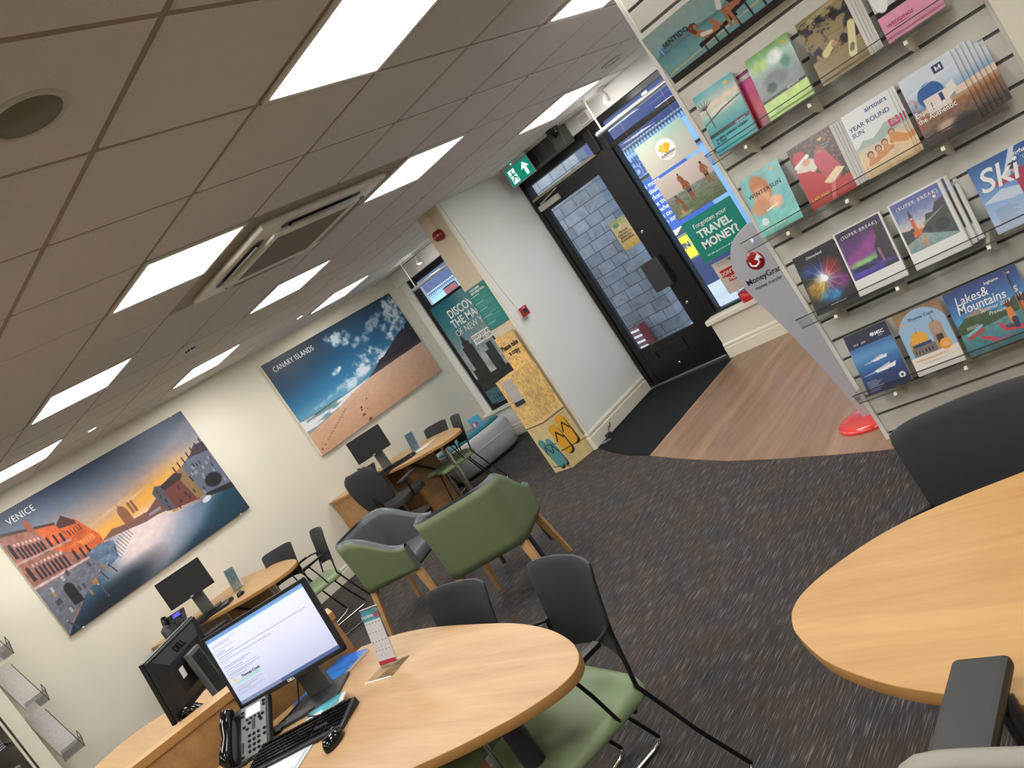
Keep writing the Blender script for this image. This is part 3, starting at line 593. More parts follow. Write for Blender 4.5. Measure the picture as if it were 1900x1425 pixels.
# ---------------------------------------------------------------- furniture
DH = .74
def tabletop(name, pts, z0, z1, parent, m, k=6):
    P = smooth_loop(pts, k) if k else pts
    a = sum(P[i][0]*P[(i+1) % len(P)][1]-P[(i+1) % len(P)][0]*P[i][1] for i in range(len(P)))
    if a < 0: P = P[::-1]
    o = MB().prism(P, z0, z1).obj(name, m, parent, .002, 2, sharp=50)
    o.data.materials.append(M['oakedge'])
    for p in o.data.polygons:
        if abs(p.normal.z) < .5: p.material_index = 1; p.use_smooth = len(P) > 12
    return o
def corner_loop(a, b, n):   # straight side sampled, so smoothing keeps it straight
    return [(a[0]+(b[0]-a[0])*t, a[1]+(b[1]-a[1])*t) for t in np.linspace(0, 1, n)]
def desks():
    # centre island: front desk, rear desk, screen between them
    t = thing('desk', 'oak desk with rounded end carrying the lit monitor, bottom centre', 'desk', (0, 0, 0))
    arc = smooth_loop([(4.90, .93), (5.15, .965), (5.42, .955), (5.73, .91), (5.98, .865), (6.19, .80), (6.34, .73), (6.44, .66), (6.49, .59), (6.48, .52), (6.41, .44), (6.31, .37), (6.19, .30), (6.0, .21), (5.75, .11), (5.45, .01), (5.1, -.06), (4.56, -.10)], 6, False)
    tabletop('desktop', arc, DH-.03, DH, t, M['oak'], 0)
    MB().tube([(6.12, .55, .012), (6.12, .55, DH-.03)], .035, 20).obj('leg', M['dgrey'], t); MB().lathe([(.19, 0), (.19, .008), (.04, .014)], 32, c=(6.12, .55, 0)).obj('foot_plate', M['chrome'], t)
    m = MB(); m.tube([(6.03, .50, .02), (6.03, .50, DH-.03)], .007); m.obj('cable_post', M['chrome'], t)
    box('pedestal', M['oakv'], 4.95, 5.35, .35, .85, 0.02, DH-.035, t, .002)
    # divider screen: thick top rail and a vertical panel
    p0, p1 = Vector((4.42, -.13)), Vector((4.86, .935)); d = (p1-p0); an = math.atan2(d.y, d.x); L = d.length
    t = thing('desk_divider', 'raised oak divider with thick top rail between the two desks', 'divider', (p0.x, p0.y, 0), an)
    tabletop('top_rail', [(0, -.0), (L, -.0), (L, .13), (0, .13)], .895, .93, t, M['oak'], 0)
    box('panel', M['oakv'], 0.01, L-.01, .012, .035, 0.01, .895, t, .001)
    t = thing('desk', 'oak desk end behind the divider under the monitor turned away', 'desk', (0, 0, 0))
    arc = smooth_loop([(4.65, .97), (4.3, 1.02), (3.85, .99), (3.4, .88), (3.02, .70), (2.84, .50), (2.86, .30), (3.05, .10), (3.4, -.05), (3.9, -.12), (4.22, -.12)], 6, False)
    tabletop('desktop', arc, DH-.03, DH, t, M['oak'], 0)
    MB().tube([(3.25, .42, .012), (3.25, .42, DH-.03)], .035, 20).obj('leg', M['alu'], t)
    # wall desks
    for nm, lab, y0, tip, outl in (
        ('B', 'oak wall desk with rounded end below the canal picture', 2.3, (1.55, 2.28), [(0.005, 1.72), (.25, 1.78), (.46, 1.86), (.75, 1.90), (1.05, 1.99), (1.36, 2.09), (1.60, 2.22), (1.71, 2.36), (1.66, 2.50), (1.50, 2.60), (1.25, 2.68), (.9, 2.74), (.4, 2.74), (.005, 2.74)]),
        ('C', 'oak wall desk with rounded end below the beach picture', 4.7, (1.42, 4.66), [(0.005, 4.42), (.3, 4.50), (.5, 4.44), (.8, 4.38), (1.1, 4.36), (1.45, 4.40), (1.70, 4.48), (1.79, 4.62), (1.70, 4.76), (1.50, 4.90), (1.25, 5.03), (.95, 5.12), (.5, 5.16), (.005, 5.16)])):
        t = thing('desk', lab, 'desk', (0, 0, 0))
        tabletop('desktop', smooth_loop(outl, 6, False), DH-.03, DH, t, M['oak'], 0)
        MB().tube([(tip[0], tip[1], .012), (tip[0], tip[1], DH-.03)], .032, 24).obj('leg', M['chrome'], t); MB().lathe([(.17, 0), (.17, .008), (.04, .014)], 32, c=(tip[0], tip[1], 0)).obj('foot_plate', M['chrome'], t)
        box('modesty_panel', M['oakv'], .02, .85, y0+.14, y0+.16, .12, DH-.03, t); box('end_panel', M['oakv'], .85, .875, y0-.18, y0+.25, 0.01, DH-.03, t)
        m = MB(); m.tube([(.45, y0+.05, DH-.035), (1.3, y0+.03, DH-.035)], .02); m.tube([(.9, y0-.15, DH-.04), (.95, y0+.2, .35)], .012); m.obj('under_frame', M['frame'], t)
    t = thing('drawer_unit', 'small oak cupboard at the wall beside the farther desk with papers on its door', 'drawers', (0, 0, 0))
    tabletop('top', [(.02, 4.02), (.55, 4.02), (.55, 4.30), (.02, 4.30)], .76, .785, t, M['oak'], 0)
    box('body', M['oakv'], .03, .53, 4.05, 4.28, .01, .76, t, .002); box('door', M['oak'], .535, .55, 4.05, 4.28, .50, .755, t, .002)
    box('notice', M['white'], .551, .553, 4.16, 4.22, .62, .66, t); box('lock', M['chrome'], .551, .557, 4.10, 4.12, .66, .68, t)
    t = thing('desk', 'large oak desk end coloured for warm light in the lower right corner', 'desk', (0, 0, 0))
    arc = smooth_loop([(8.9, 1.22), (8.3, 1.22), (7.9, 1.15), (7.56, 1.045), (7.38, .985), (7.26, .92), (7.175, .84), (7.12, .76), (7.105, .69), (7.13, .62), (7.18, .56), (7.26, .49), (7.38, .425), (7.5, .385), (7.7, .33), (8.1, .24), (8.9, .15)], 7, False)
    tabletop('desktop', arc, DH-.03, DH, t, M['oak_warmlit'], 0)
    MB().tube([(7.75, .72, .012), (7.75, .72, DH-.03)], .035, 20).obj('leg', M['dgrey'], t); MB().lathe([(.19, 0), (.19, .008), (.04, .014)], 32, c=(7.75, .72, 0)).obj('foot_plate', M['chrome'], t)
    box('pedestal', M['oakv'], 8.4, 8.85, .4, 1.0, .01, DH-.032, t, .002)

def visitor_chair():
    t = thing('visitor_chair', '', 'chair', group='visitor chairs with black shells and green seats')
    # seat cushion
    m = MB(); N = 9; P = []
    for lay, (z, g) in enumerate(((.425, .012), (.432, 0), (.452, 0), (.466, .012), (.470, .035))):
        pass
    def outline(g, n=32):
        out = []
        for k in range(n):
            a = 2*PI*k/n; c, s = math.cos(a), math.sin(a); ex = .28
            x = (.225-g)*math.copysign(abs(c)**ex, c); y = (.215-g)*math.copysign(abs(s)**ex, s)
            out.append((x*(1.0 if y > 0 else 1.02), y))
        return out
    lay = [(.420, .02), (.426, .002), (.445, 0), (.460, .006), (.469, .025)]
    V = []; n = 32
    for z, g in lay: V += [(x, y, z+(.012*max(0, y/.2)**2 if z > .45 else 0)-.01*max(0, -y-.12)*3) for x, y in outline(g)]
    V += [(x*.45, y*.45, .462) for x, y in outline(.03)]
    F = [(i*n+k, i*n+(k+1) % n, (i+1)*n+(k+1) % n, (i+1)*n+k) for i in range(len(lay)) for k in range(n)]
    F += [tuple(range(n))[::-1], tuple(range(len(lay)*n, (len(lay)+1)*n))]
    m.add(V, F, True); m.obj('seat', M['seatg'], t)
    # curved back shell
    m = MB(); nu, nv = 15, 11; P = []
    for j in range(nv):
        v = j/(nv-1)
        for i in range(nu):
            u = -1+2*i/(nu-1); hw = .176+.028*v
            z = .545+.305*v-(.012*max(0, abs(u)-.8)/.2*max(0, (v-.85)/.15))+(.012*(1-u*u) if v < .12 else 0)
            y = .20+.055*v+.02*v*v+.035*(1-u*u)
            P.append((u*hw*(1-.025*max(0, (v-.9)/.1)), y, z))
    m.grid(P, nu, nv); m.obj('backrest', M['mesh'], t, solid=.011, bevel=.003)
    for s in (-1, 1):
        m = MB(); m.tube([(s*.185, .215, .66), (s*.19, .205, .60), (s*.215, .17, .47), (s*.235, .335, .10) if False else (s*.228, .25, .235), (s*.235, .335, .03)], .0075); m.obj('rear_leg', M['frame'], t)
        m = MB(); m.tube([(s*.235, .335, .03), (s*.236, .325, .013), (s*.236, .29, .009), (s*.236, -.16, .009), (s*.236, -.2, .013)], .007); m.obj('floor_bar', M['chrome'], t)
        m = MB(); m.tube([(s*.236, -.2, .013), (s*.236, -.212, .04), (s*.21, -.17, .415), (s*.19, -.15, .42)], .0075); m.obj('front_leg', M['frame'], t)
        m = MB(); m.tube([(s*.186, .21, .655), (s*.225, .17, .662), (s*.245, .10, .662), (s*.247, -.04, .655), (s*.245, -.075, .64)], .0075); m.tube([(s*.246, .0, .655), (s*.235, .03, .56), (s*.222, .06, .44)], .0065)
        m.box(s*.246-.017, s*.246+.017, -.06, .13, .658, .674); m.obj('armrest', M['frame'], t, .004)
    m = MB(); m.tube([(-.22, .12, .422), (.22, .12, .422)], .008); m.tube([(-.2, -.15, .42), (.2, -.15, .42)], .008); m.obj('under_bar', M['frame'], t)
    return t
def tub_chair(x, y, rz, label, first=None):
    # shell follows an arm-back-arm U; front is local -Y
    if first is not None:
        o = copy_tree(first); o.location = (x, y, 0); o.rotation_euler = (0, 0, rz); o['label'] = label; return o
    t = thing('tub_chair', label, 'armchair', (x, y, 0), rz, 'green and grey tub armchairs')
    def U(s_, off):   # s_ in -1..1 along the U ; offset inwards
        hw = .30-off; r = .10-off*.4; dep = .27
        # path: arm front (-Y) -> back -> arm front
        L1 = dep+ (dep-r); La = PI/2*r; Lb = hw-r; tot = L1+La+Lb; q = abs(s_)*tot; sg = 1 if s_ >= 0 else -1
        if q < Lb: return (sg*q, dep-off*0)
        q -= Lb
        if q < La: a = q/r; return (sg*(hw-r+r*math.sin(a)), dep-r+r*math.cos(a))
        q -= La; return (sg*hw, dep-r-q)
    def top(s_): 
        a = abs(s_)
        return .775 if a < .45 else .775-.23*(.5-.5*math.cos(PI*min(1, (a-.45)/.55)))
    ns, nz = 49, 9
    def sheet(off, z0, ext=0, bow=.0):
        P = []
        for j in range(nz):
            v = j/(nz-1)
            for i in range(ns):
                s_ = -1+2*i/(ns-1); x_, y_ = U(s_, off); z = z0+(top(s_)-z0)*v
                k = 1+(.05*(v-1))
                P.append((x_*(k if True else 1), (y_-.0)*(k), z))
        return P
    m = MB(); m.grid(sheet(0, .36), ns, nz)
    b = sheet(0, .36)[:ns]; m.add([b[i] for i in range(ns)]+[(0, 0, .36)], [(i, i+1, ns) for i in range(ns-1)]+[(ns-1, 0, ns)])
    m.obj('outer_shell', M['green'], t, solid=.006)
    m = MB(); m.grid(sheet(.055, .42), ns, nz); m.obj('inner_shell', M['grey'], t, solid=.006)
    m = MB(); P = []
    for i in range(ns):
        s_ = -1+2*i/(ns-1); a = U(s_, 0); c = U(s_, .055); z = top(s_)
        for k in range(7): q = k/6; P.append((a[0]+(c[0]-a[0])*q, a[1]+(c[1]-a[1])*q, z+.020*math.sin(PI*q)))
    m.grid(P, 7, ns); 
    for sg in (-1, 1):   # arm fronts
        a = U(sg*1.0, 0); c = U(sg*1.0, .055); zt = top(1); P = []
        for j in range(6):
            for k in range(5): q = k/4; z = .36+(zt+.0-.36)*j/5; kk = 1+.05*(j/5-1); P.append(((a[0]+(c[0]-a[0])*q)*kk, a[1]*kk-.02*math.sin(PI*q), z))
        m.grid(P, 5, 6)
    m.obj('rim', M['grey'], t)
    m = MB(); pts = [(-.235, -.275), (.235, -.275), (.245, .10), (.16, .20), (-.16, .20), (-.245, .10)]; m.prism(pts, .37, .46); m.obj('seat', M['grey'], t, .03, 4)
    for sx in (-1, 1):
        for sy in (-1, 1):
            m = MB(); tx, ty = sx*.235, (.20 if sy > 0 else -.22); fx, fy = sx*.285, (.27 if sy > 0 else -.275); V = []
            for (cx, cy, z, h) in ((tx, ty, .37, .026), (fx, fy, 0, .014)): V += [(cx-h, cy-h, z), (cx+h, cy-h, z), (cx+h, cy+h, z), (cx-h, cy+h, z)]
            m.add(V, [(0, 1, 2, 3), (7, 6, 5, 4), (0, 4, 5, 1), (1, 5, 6, 2), (2, 6, 7, 3), (3, 7, 4, 0)]); m.obj('leg', M['legw'], t, .003)
    return t
def swivel_chair(x, y, rz, label, top=1.02):
    t = thing('swivel_chair', label, 'office chair', (x, y, 0), rz)
    m = MB(); nu, nv = 13, 13; P = []
    for j in range(nv):
        v = j/(nv-1)
        for i in range(nu):
            u = -1+2*i/(nu-1); hw = .20+.03*math.sin(v*PI); hw *= (1-.35*max(0, (v-.82)/.18)**2); P.append((u*hw, .22+.06*v+.05*math.sin(v*PI)*.3-.03*(u*u), .56+(top-.56)*v))
    m.grid(P, nu, nv); m.obj('backrest', M['swiv'], t, solid=.05, bevel=.015)
    m = MB(); m.prism(smooth_loop([(-.24, -.24), (.24, -.24), (.25, .1), (.2, .22), (-.2, .22), (-.25, .1)], 5), .44, .51); m.obj('seat', M['swiv'], t, .02, 3)
    box('back_bracket', M['black'], -.03, .03, .22, .27, .40, .72, t, .006)
    MB().tube([(0, 0, .08), (0, 0, .44)], .028, 16).obj('gas_lift', M['black'], t)
    for k in range(5):
        a = k*2*PI/5+.3; c, s = math.cos(a), math.sin(a); MB().tube([(0, 0, .10), (c*.15, s*.15, .095), (c*.30, s*.30, .07)], [.025, .02, .014], 10).obj('base_arm', M['black'], t)
        arm = t.children[-1]; MB().lathe([(0, -.011), (.026, -.011), (.028, 0), (.026, .011), (0, .011)], 18, m=Matrix.Translation((c*.30, s*.30, .028)) @ Matrix.Rotation(a, 4, 'Z') @ Matrix.Rotation(PI/2, 4, 'X')).obj('castor', M['black'], arm)
    for s in (-1, 1):
        MB().tube([(s*.22, .05, .45), (s*.29, .05, .47), (s*.29, .04, .64)], .014).obj('arm_post', M['black'], t); box('arm_pad', M['dgrey'], s*.29-.04, s*.29+.04, -.14, .13, .64, .668, t, .01)
    return t
def seating():
    proto = visitor_chair(); first = True
    for x, y, deg, lab in ((6.10, .73, -16, 'black shell chair at the round desk end, its green seat fully in view'), (5.56, .745, -3, 'black shell chair whose back peeks over the desk edge beside the calendar'),
        (7.49, .955, 8.9, 'big dark chair back behind the oak desk coloured for warm light, lower right'), (.98, 2.54, 20, 'left of the two chairs tucked at the desk below the canal picture'), (1.50, 2.60, -15, 'right of the two chairs at the desk below the canal picture, green seat showing'),
        (.88, 4.90, 3, 'left of the two chairs at the desk below the beach picture'), (1.27, 4.80, -27, 'right of the two chairs at the desk below the beach picture, near the chrome leg')):
        c = proto if first else copy_tree(proto); first = False
        c.location = (x, y, 0); c.rotation_euler = (0, 0, math.radians(deg)); c['label'] = lab
    a = tub_chair(4.07, 2.475, math.radians(209), 'green tub armchair nearest the middle, its back turned to the camera')
    tub_chair(2.79, 2.66, math.radians(113), 'green and grey tub armchair turned sideways with its grey inside showing', a)
    t = thing('side_table', 'low dark side table half hidden behind the green tub armchair', 'table', (3.62, 2.94, 0), .38)
    box('tabletop', M['dgrey'], -.22, .22, -.13, .13, .34, .365, t, .006)
    for sx in (-1, 1):
        for sy in (-1, 1): MB().tube([(sx*.215, sy*.125, 0), (sx*.20, sy*.11, .34)], .016, 12).obj('leg', M['dgrey'], t)
    swivel_chair(.98, 4.12, PI+.25, 'black swivel chair in front of the desk below the beach picture', .98)
    swivel_chair(1.29, 1.78, PI-.36, 'dark swivel chair back behind the phone on the desk below the canal picture', .93)
    t = thing('office_armchair', 'pale grey armchair with a dark armrest raised over the desk edge, bottom right corner', 'office chair', (7.80, .30, 0), math.radians(0))
    for x0, s in ((-.268, 1), (.18, -1)):
        MB().box(x0, x0+.088, -.15, .095, .775, .80).obj('arm_pad', M['padd'], t, .01)
        MB().tube([(x0+.044+s*.03, .03, .775), (x0+.044+s*.07, -.06, .60), (x0+.044+s*.06, -.05, .44)], .016).obj('arm_post', M['black'], t)
    m = MB(); m.prism(smooth_loop([(-.23, -.15), (.23, -.15), (.24, .12), (.2, .26), (-.2, .26), (-.24, .12)], 6), .42, .48); m.obj('seat', M['seatgrey'], t, .02, 3)
    m = MB(); P = []
    for v in np.linspace(0, 1, 8):
        for u in np.linspace(-1, 1, 17): P.append((u*.285*(1-.02*v**4), -.13-.04*v-.0*u*u, .46+.402*v-.03*abs(u)**9*v))
    m.grid(P, 17, 8); m.obj('backrest', M['seatgrey'], t, solid=.035, bevel=.01)
    MB().tube([(0, .05, .03), (0, .05, .44)], .03, 16).obj('gas_lift', M['black'], t); MB().lathe([(.26, 0), (.26, .02), (.05, .05)], 32, c=(0, .05, 0)).obj('base', M['black'], t)
    # white play unit in the window nook
    t = thing('play_unit', 'pale grey rounded play table with turquoise lid by the left window', 'play table', (.39, 5.90, 0), math.radians(-14)); t.scale = (1, .92, .82)
    def oval(a, b, n=40, ex=.75): return [(a*math.copysign(abs(math.cos(2*PI*k/n))**ex, math.cos(2*PI*k/n)), b*math.copysign(abs(math.sin(2*PI*k/n))**ex, math.sin(2*PI*k/n))) for k in range(n)]
    def stack(name, lay, m, ex=.75):
        V = []; n = 40
        for a, b, z in lay: V += [(x, y, z) for x, y in oval(a, b, n, ex)]
        F = [(i*n+k, i*n+(k+1) % n, (i+1)*n+(k+1) % n, (i+1)*n+k) for i in range(len(lay)-1) for k in range(n)]+[tuple(range(n))[::-1], tuple(range((len(lay)-1)*n, len(lay)*n))]
        return MB().add(V, F, True).obj(name, m, t)
    stack('plinth', [(.27, .50, 0), (.27, .50, .06)], M['dgrey'])
    stack('body', [(.27, .52, .04), (.31, .56, .06), (.33, .58, .20), (.33, .58, .40), (.32, .565, .47), (.29, .54, .50)], M['cab'])
    stack('groove', [(.333, .583, .30), (.334, .585, .305), (.333, .583, .31)], M['white'])
    stack('tray', [(.27, .50, .49), (.27, .50, .505)], M['black']); stack('lid', [(.265, .49, .50), (.27, .495, .52), (.24, .46, .545), (.1, .2, .555)], M['bluetop'])
    MB().lathe([(.03, 0), (.02, .012), (0, .013)], 16, c=(.04, .1, .548)).obj('button', M['tred'], t)
    t = thing('card_holder', 'small blue picture card holder on the turquoise lid', 'card holder', (.50, 6.03, .446), .5)
    p = Pic(.16, .14, 400); p.grad([(0, (120, 170, 210)), (1, (90, 190, 230))]); p.ell(.35, .3, .3, .25, (190, 70, 80), .8, .8); p.ell(.3, .3, .14, .2, (240, 240, 240), .9, .6); p.obj('card', t, None, (-.08, 0, 0)); box('backing', M['acryedge'], -.08, .08, .003, .006, 0, .14, t)

def monitor(x, y, z, yaw, tilt, w, h, label, lit=None, back=False, stand_z=DH, brand=True):
    t = thing('monitor', label, 'monitor', (x, y, stand_z), yaw)
    zc = z-stand_z; mt = Matrix.Translation((0, 0, zc)) @ Matrix.Rotation(-tilt, 4, 'X')
    s = MB(); bz = .014
    for q in ((-w/2, w/2, -h/2, -h/2+bz+.004), (-w/2, w/2, h/2-bz, h/2), (-w/2, -w/2+bz, -h/2, h/2), (w/2-bz, w/2, -h/2, h/2)): s.box(q[0], q[1], -.006, .016, q[2], q[3], mt)
    s.obj('bezel', M['black'], t, .002)
    s = MB(); s.box(-w/2+.005, w/2-.005, .014, .03, -h/2+.005, h/2-.005, mt)
    V = [(-w*.42, .03, -h*.40), (w*.42, .03, -h*.40), (w*.42, .03, h*.44), (-w*.42, .03, h*.44), (-w*.28, .055, -h*.25), (w*.28, .055, -h*.25), (w*.30, .055, h*.25), (-w*.30, .055, h*.25)]
    s.add(V, [(0, 1, 5, 4), (1, 2, 6, 5), (2, 3, 7, 6), (3, 0, 4, 7), (4, 5, 6, 7)], False, mt); s.obj('rear_shell', M['dshell'], t, .003)
    W, Hh = w-2*bz, h-2*bz-.004
    if lit:
        p = Pic(W, Hh, 900); p.grad([(0, (170, 176, 205)), (.5, (196, 202, 226)), (1, (205, 212, 232))])
        p.rect(0, 1, .945, 1, (110, 150, 205)); p.rect(0, 1, .925, .945, (196, 214, 240)); p.rect(0, 1, 0, .045, (70, 92, 140)); p.rect(0, .42, 0, .045, (110, 124, 158))
        r = random.Random(3)
        for yy, x1 in ((.89, .28), (.865, .2), (.81, .22), (.765, .12), (.74, .2), (.70, .93), (.675, .16), (.64, .55), (.61, .1), (.56, .30), (.54, .24), (.50, .20), (.475, .34), (.44, .36), (.42, .28), (.385, .2), (.23, .30), (.205, .24), (.18, .16), (.15, .3), (.13, .2)): p.rect(.025, x1, yy-.005, yy+.004, (120, 126, 150), .55)
        p.rect(.05, .30, .275, .30, (140, 190, 178)); p.ell(.055, .335, .024, .028, (222, 176, 110)); p.obj('screen', t, M['screen'], (-W/2, -.001, -h/2+bz+.004), mt)
        text(t, 'Thomas Cook', .0155, 0, 0, M['tblack'], bold=.02, M2=mt @ Matrix.Translation((-.135, -.0018, -h/2+.108)) @ FR)
    else:
        MB().box(-W/2, W/2, -.003, .001, -h/2+bz+.003, h/2-bz, mt).obj('screen', M['screenoff'], t)
    if brand: text(t, 'DELL', .015, 0, 0, M['ttext'], M2=mt @ Matrix.Translation((0, -.0065, -h/2+.004)) @ FR, bold=.03)
    if back:
        text(t, 'DELL', .045, 0, 0, M['blackgl'], M2=mt @ Matrix.Translation((0, .0505, h*.295)) @ Matrix.Rotation(PI, 4, 'Z') @ Matrix.Rotation(-.41, 4, 'X') @ FR, bold=.03, ex=.001); MB().box(-.042, .042, .104, .1065, .03, zc+.03).obj('neck_inlay', M['black'], t)
        MB().box(.07, .11, .0555, .057, -.02, .03, mt).obj('sticker', M['ttext'], t)
    MB().box(-.055, .055, .075, .105, .01, zc+.05).obj('stand_neck', M['mgrey'], t, .004); MB().box(-.035, .035, .05, .08, zc-.05, zc+.04).obj('stand_hinge', M['black'], t, .004)
    MB().prism([(-.13, -.06), (.13, -.06), (.12, .13), (-.12, .13)], 0, .012).obj('stand_base', M['dgrey'], t, .004)
    return t
def keyboard(x, y, yaw, label, tilt=0):
    t = thing('keyboard', label, 'keyboard', (x, y, DH+.001), yaw)
    m = MB(); m.add([(-.225, -.075, 0), (.225, -.075, 0), (.225, .075, 0), (-.225, .075, 0), (-.225, -.075, .012), (.225, -.075, .012), (.222, .075, .028), (-.222, .075, .028)], [(3, 2, 1, 0), (4, 5, 6, 7), (0, 1, 5, 4), (1, 2, 6, 5), (2, 3, 7, 6), (3, 0, 4, 7)]); m.obj('case', M['black'], t, .003)
    m = MB()
    for r in range(6):
        yy = -.055+r*.0205+(.006 if r == 5 else 0); z = .012+(yy+.075)/.15*.016
        for c in range(22):
            if c in (15, 19) and False: continue
            xx = -.213+c*.0187+(.006 if c > 14 else 0)+(.006 if c > 17 else 0)
            if r in (2,) and c in (15, 16, 17): continue
            if r == 0 and 4 <= c <= 8: 
                if c == 4: m.box(xx, xx+.09, yy, yy+.016, z, z+.007)
                continue
            m.box(xx, xx+.0155, yy, yy+.016, z, z+.007)
    m.obj('keys', M['blackgl'], t, .0015, 1)
    return t
def mouse(x, y, yaw, label):
    t = thing('mouse', label, 'mouse', (x, y, DH+.001), yaw)
    m = MB(); n = 20; V = []
    for q, z in ((1, 0), (1.02, .008), (.95, .02), (.7, .033), (.35, .038), (.02, .039)): V += [(.031*q*math.cos(2*PI*k/n), .055*q*math.sin(2*PI*k/n)-(.006 if z > .02 else 0), z) for k in range(n)]
    m.add(V, [(i*n+k, i*n+(k+1) % n, (i+1)*n+(k+1) % n, (i+1)*n+k) for i in range(5) for k in range(n)], True); m.obj('shell', M['blackgl'], t)
    MB().lathe([(.0, -.004), (.008, -.004), (.008, .004), (0, .004)], 14, m=Matrix.Translation((0, .028, .033)) @ Matrix.Rotation(PI/2, 4, 'Y')).obj('wheel', M['dgrey'], t)
    MB().tube([(0, .052, .01), (.01, .08, .006), (-.03, .13, .005), (-.08, .15, .005)], .0022, 6).obj('cable', M['black'], t)
    return t
def phone(x, y, z, yaw, tilt, label, lcd='lcd', s=1):
    t = thing('desk_phone', label, 'telephone', (x, y, DH), yaw)
    zc = z-DH; mt = Matrix.Translation((0, 0, zc)) @ Matrix.Rotation(-tilt, 4, 'X') @ Matrix.Scale(s, 4)
    MB().box(-.14, .075, .0, .022, -.11, .11, mt).obj('body', M['black'], t, .006)
    MB().box(-.062, .062, -.003, .002, -.10, .104, mt).obj('face_plate', M['mgrey' if lcd == 'lcd' else 'black'], t, .003)
    MB().box(-.035, .035, -.005, -.002, .055, .092, mt).obj('display', M[lcd], t)
    m = MB()
    def btn(cx, cz, rx=.008, rz_=.006): m.lathe([(1, 0), (.95, .6), (.5, 1)], 12, m=mt @ Matrix.Translation((cx, -.003, cz)) @ Matrix.Rotation(PI/2, 4, 'X') @ Matrix.Diagonal((rx, rz_, .004, 1)))
    for r in range(4):
        for c in range(3): btn(-.020+c*.022, -.02-r*.020)
    for k in range(4): btn(-.03+k*.019, .046, .006, .005)
    for q in ((-.052, .082), (-.052, .068), (.052, .088), (.052, .074), (-.045, .022), (-.03, .010), (.03, .034), (.046, .040), (.038, .022), (.052, -.02), (.052, -.04), (-.052, -.09), (-.02, .03)): btn(*q)
    m.obj('buttons', M['blackgl'], t)
    m = MB(); m.box(.0-.006, .006, -.006, -.002, .0, .038, mt); m.box(-.056, -.05, -.006, -.002, -.075, -.035, mt); m.obj('rocker', M['black'], t)
    m = MB(); P = [(-.105, -.012, -.10), (-.107, -.034, -.085), (-.107, -.036, -.05), (-.107, -.030, 0), (-.107, -.036, .05), (-.107, -.034, .09), (-.105, -.012, .105)]
    m.tube([tuple(mt @ Vector(p)) for p in P], [.018, .026, .023, .018, .023, .026, .018], 16); m.obj('handset', M['blackgl'], t)
    m = MB(); m.box(-.09, .06, .03, .10, 0, .012); m.box(-.05, .03, .03, .05, 0, max(.03, zc)); m.obj('stand', M['black'], t, .003)
    P = []
    for k in range(70): a = k*1.1; q = k/69; P.append(tuple(mt @ Vector((-.10+.11*q+.006*math.cos(a), -.02+.008*math.sin(a), -.115-.012*math.sin(q*PI)))))
    MB().tube(P, .0022, 6).obj('coiled_cord', M['black'], t)
    return t
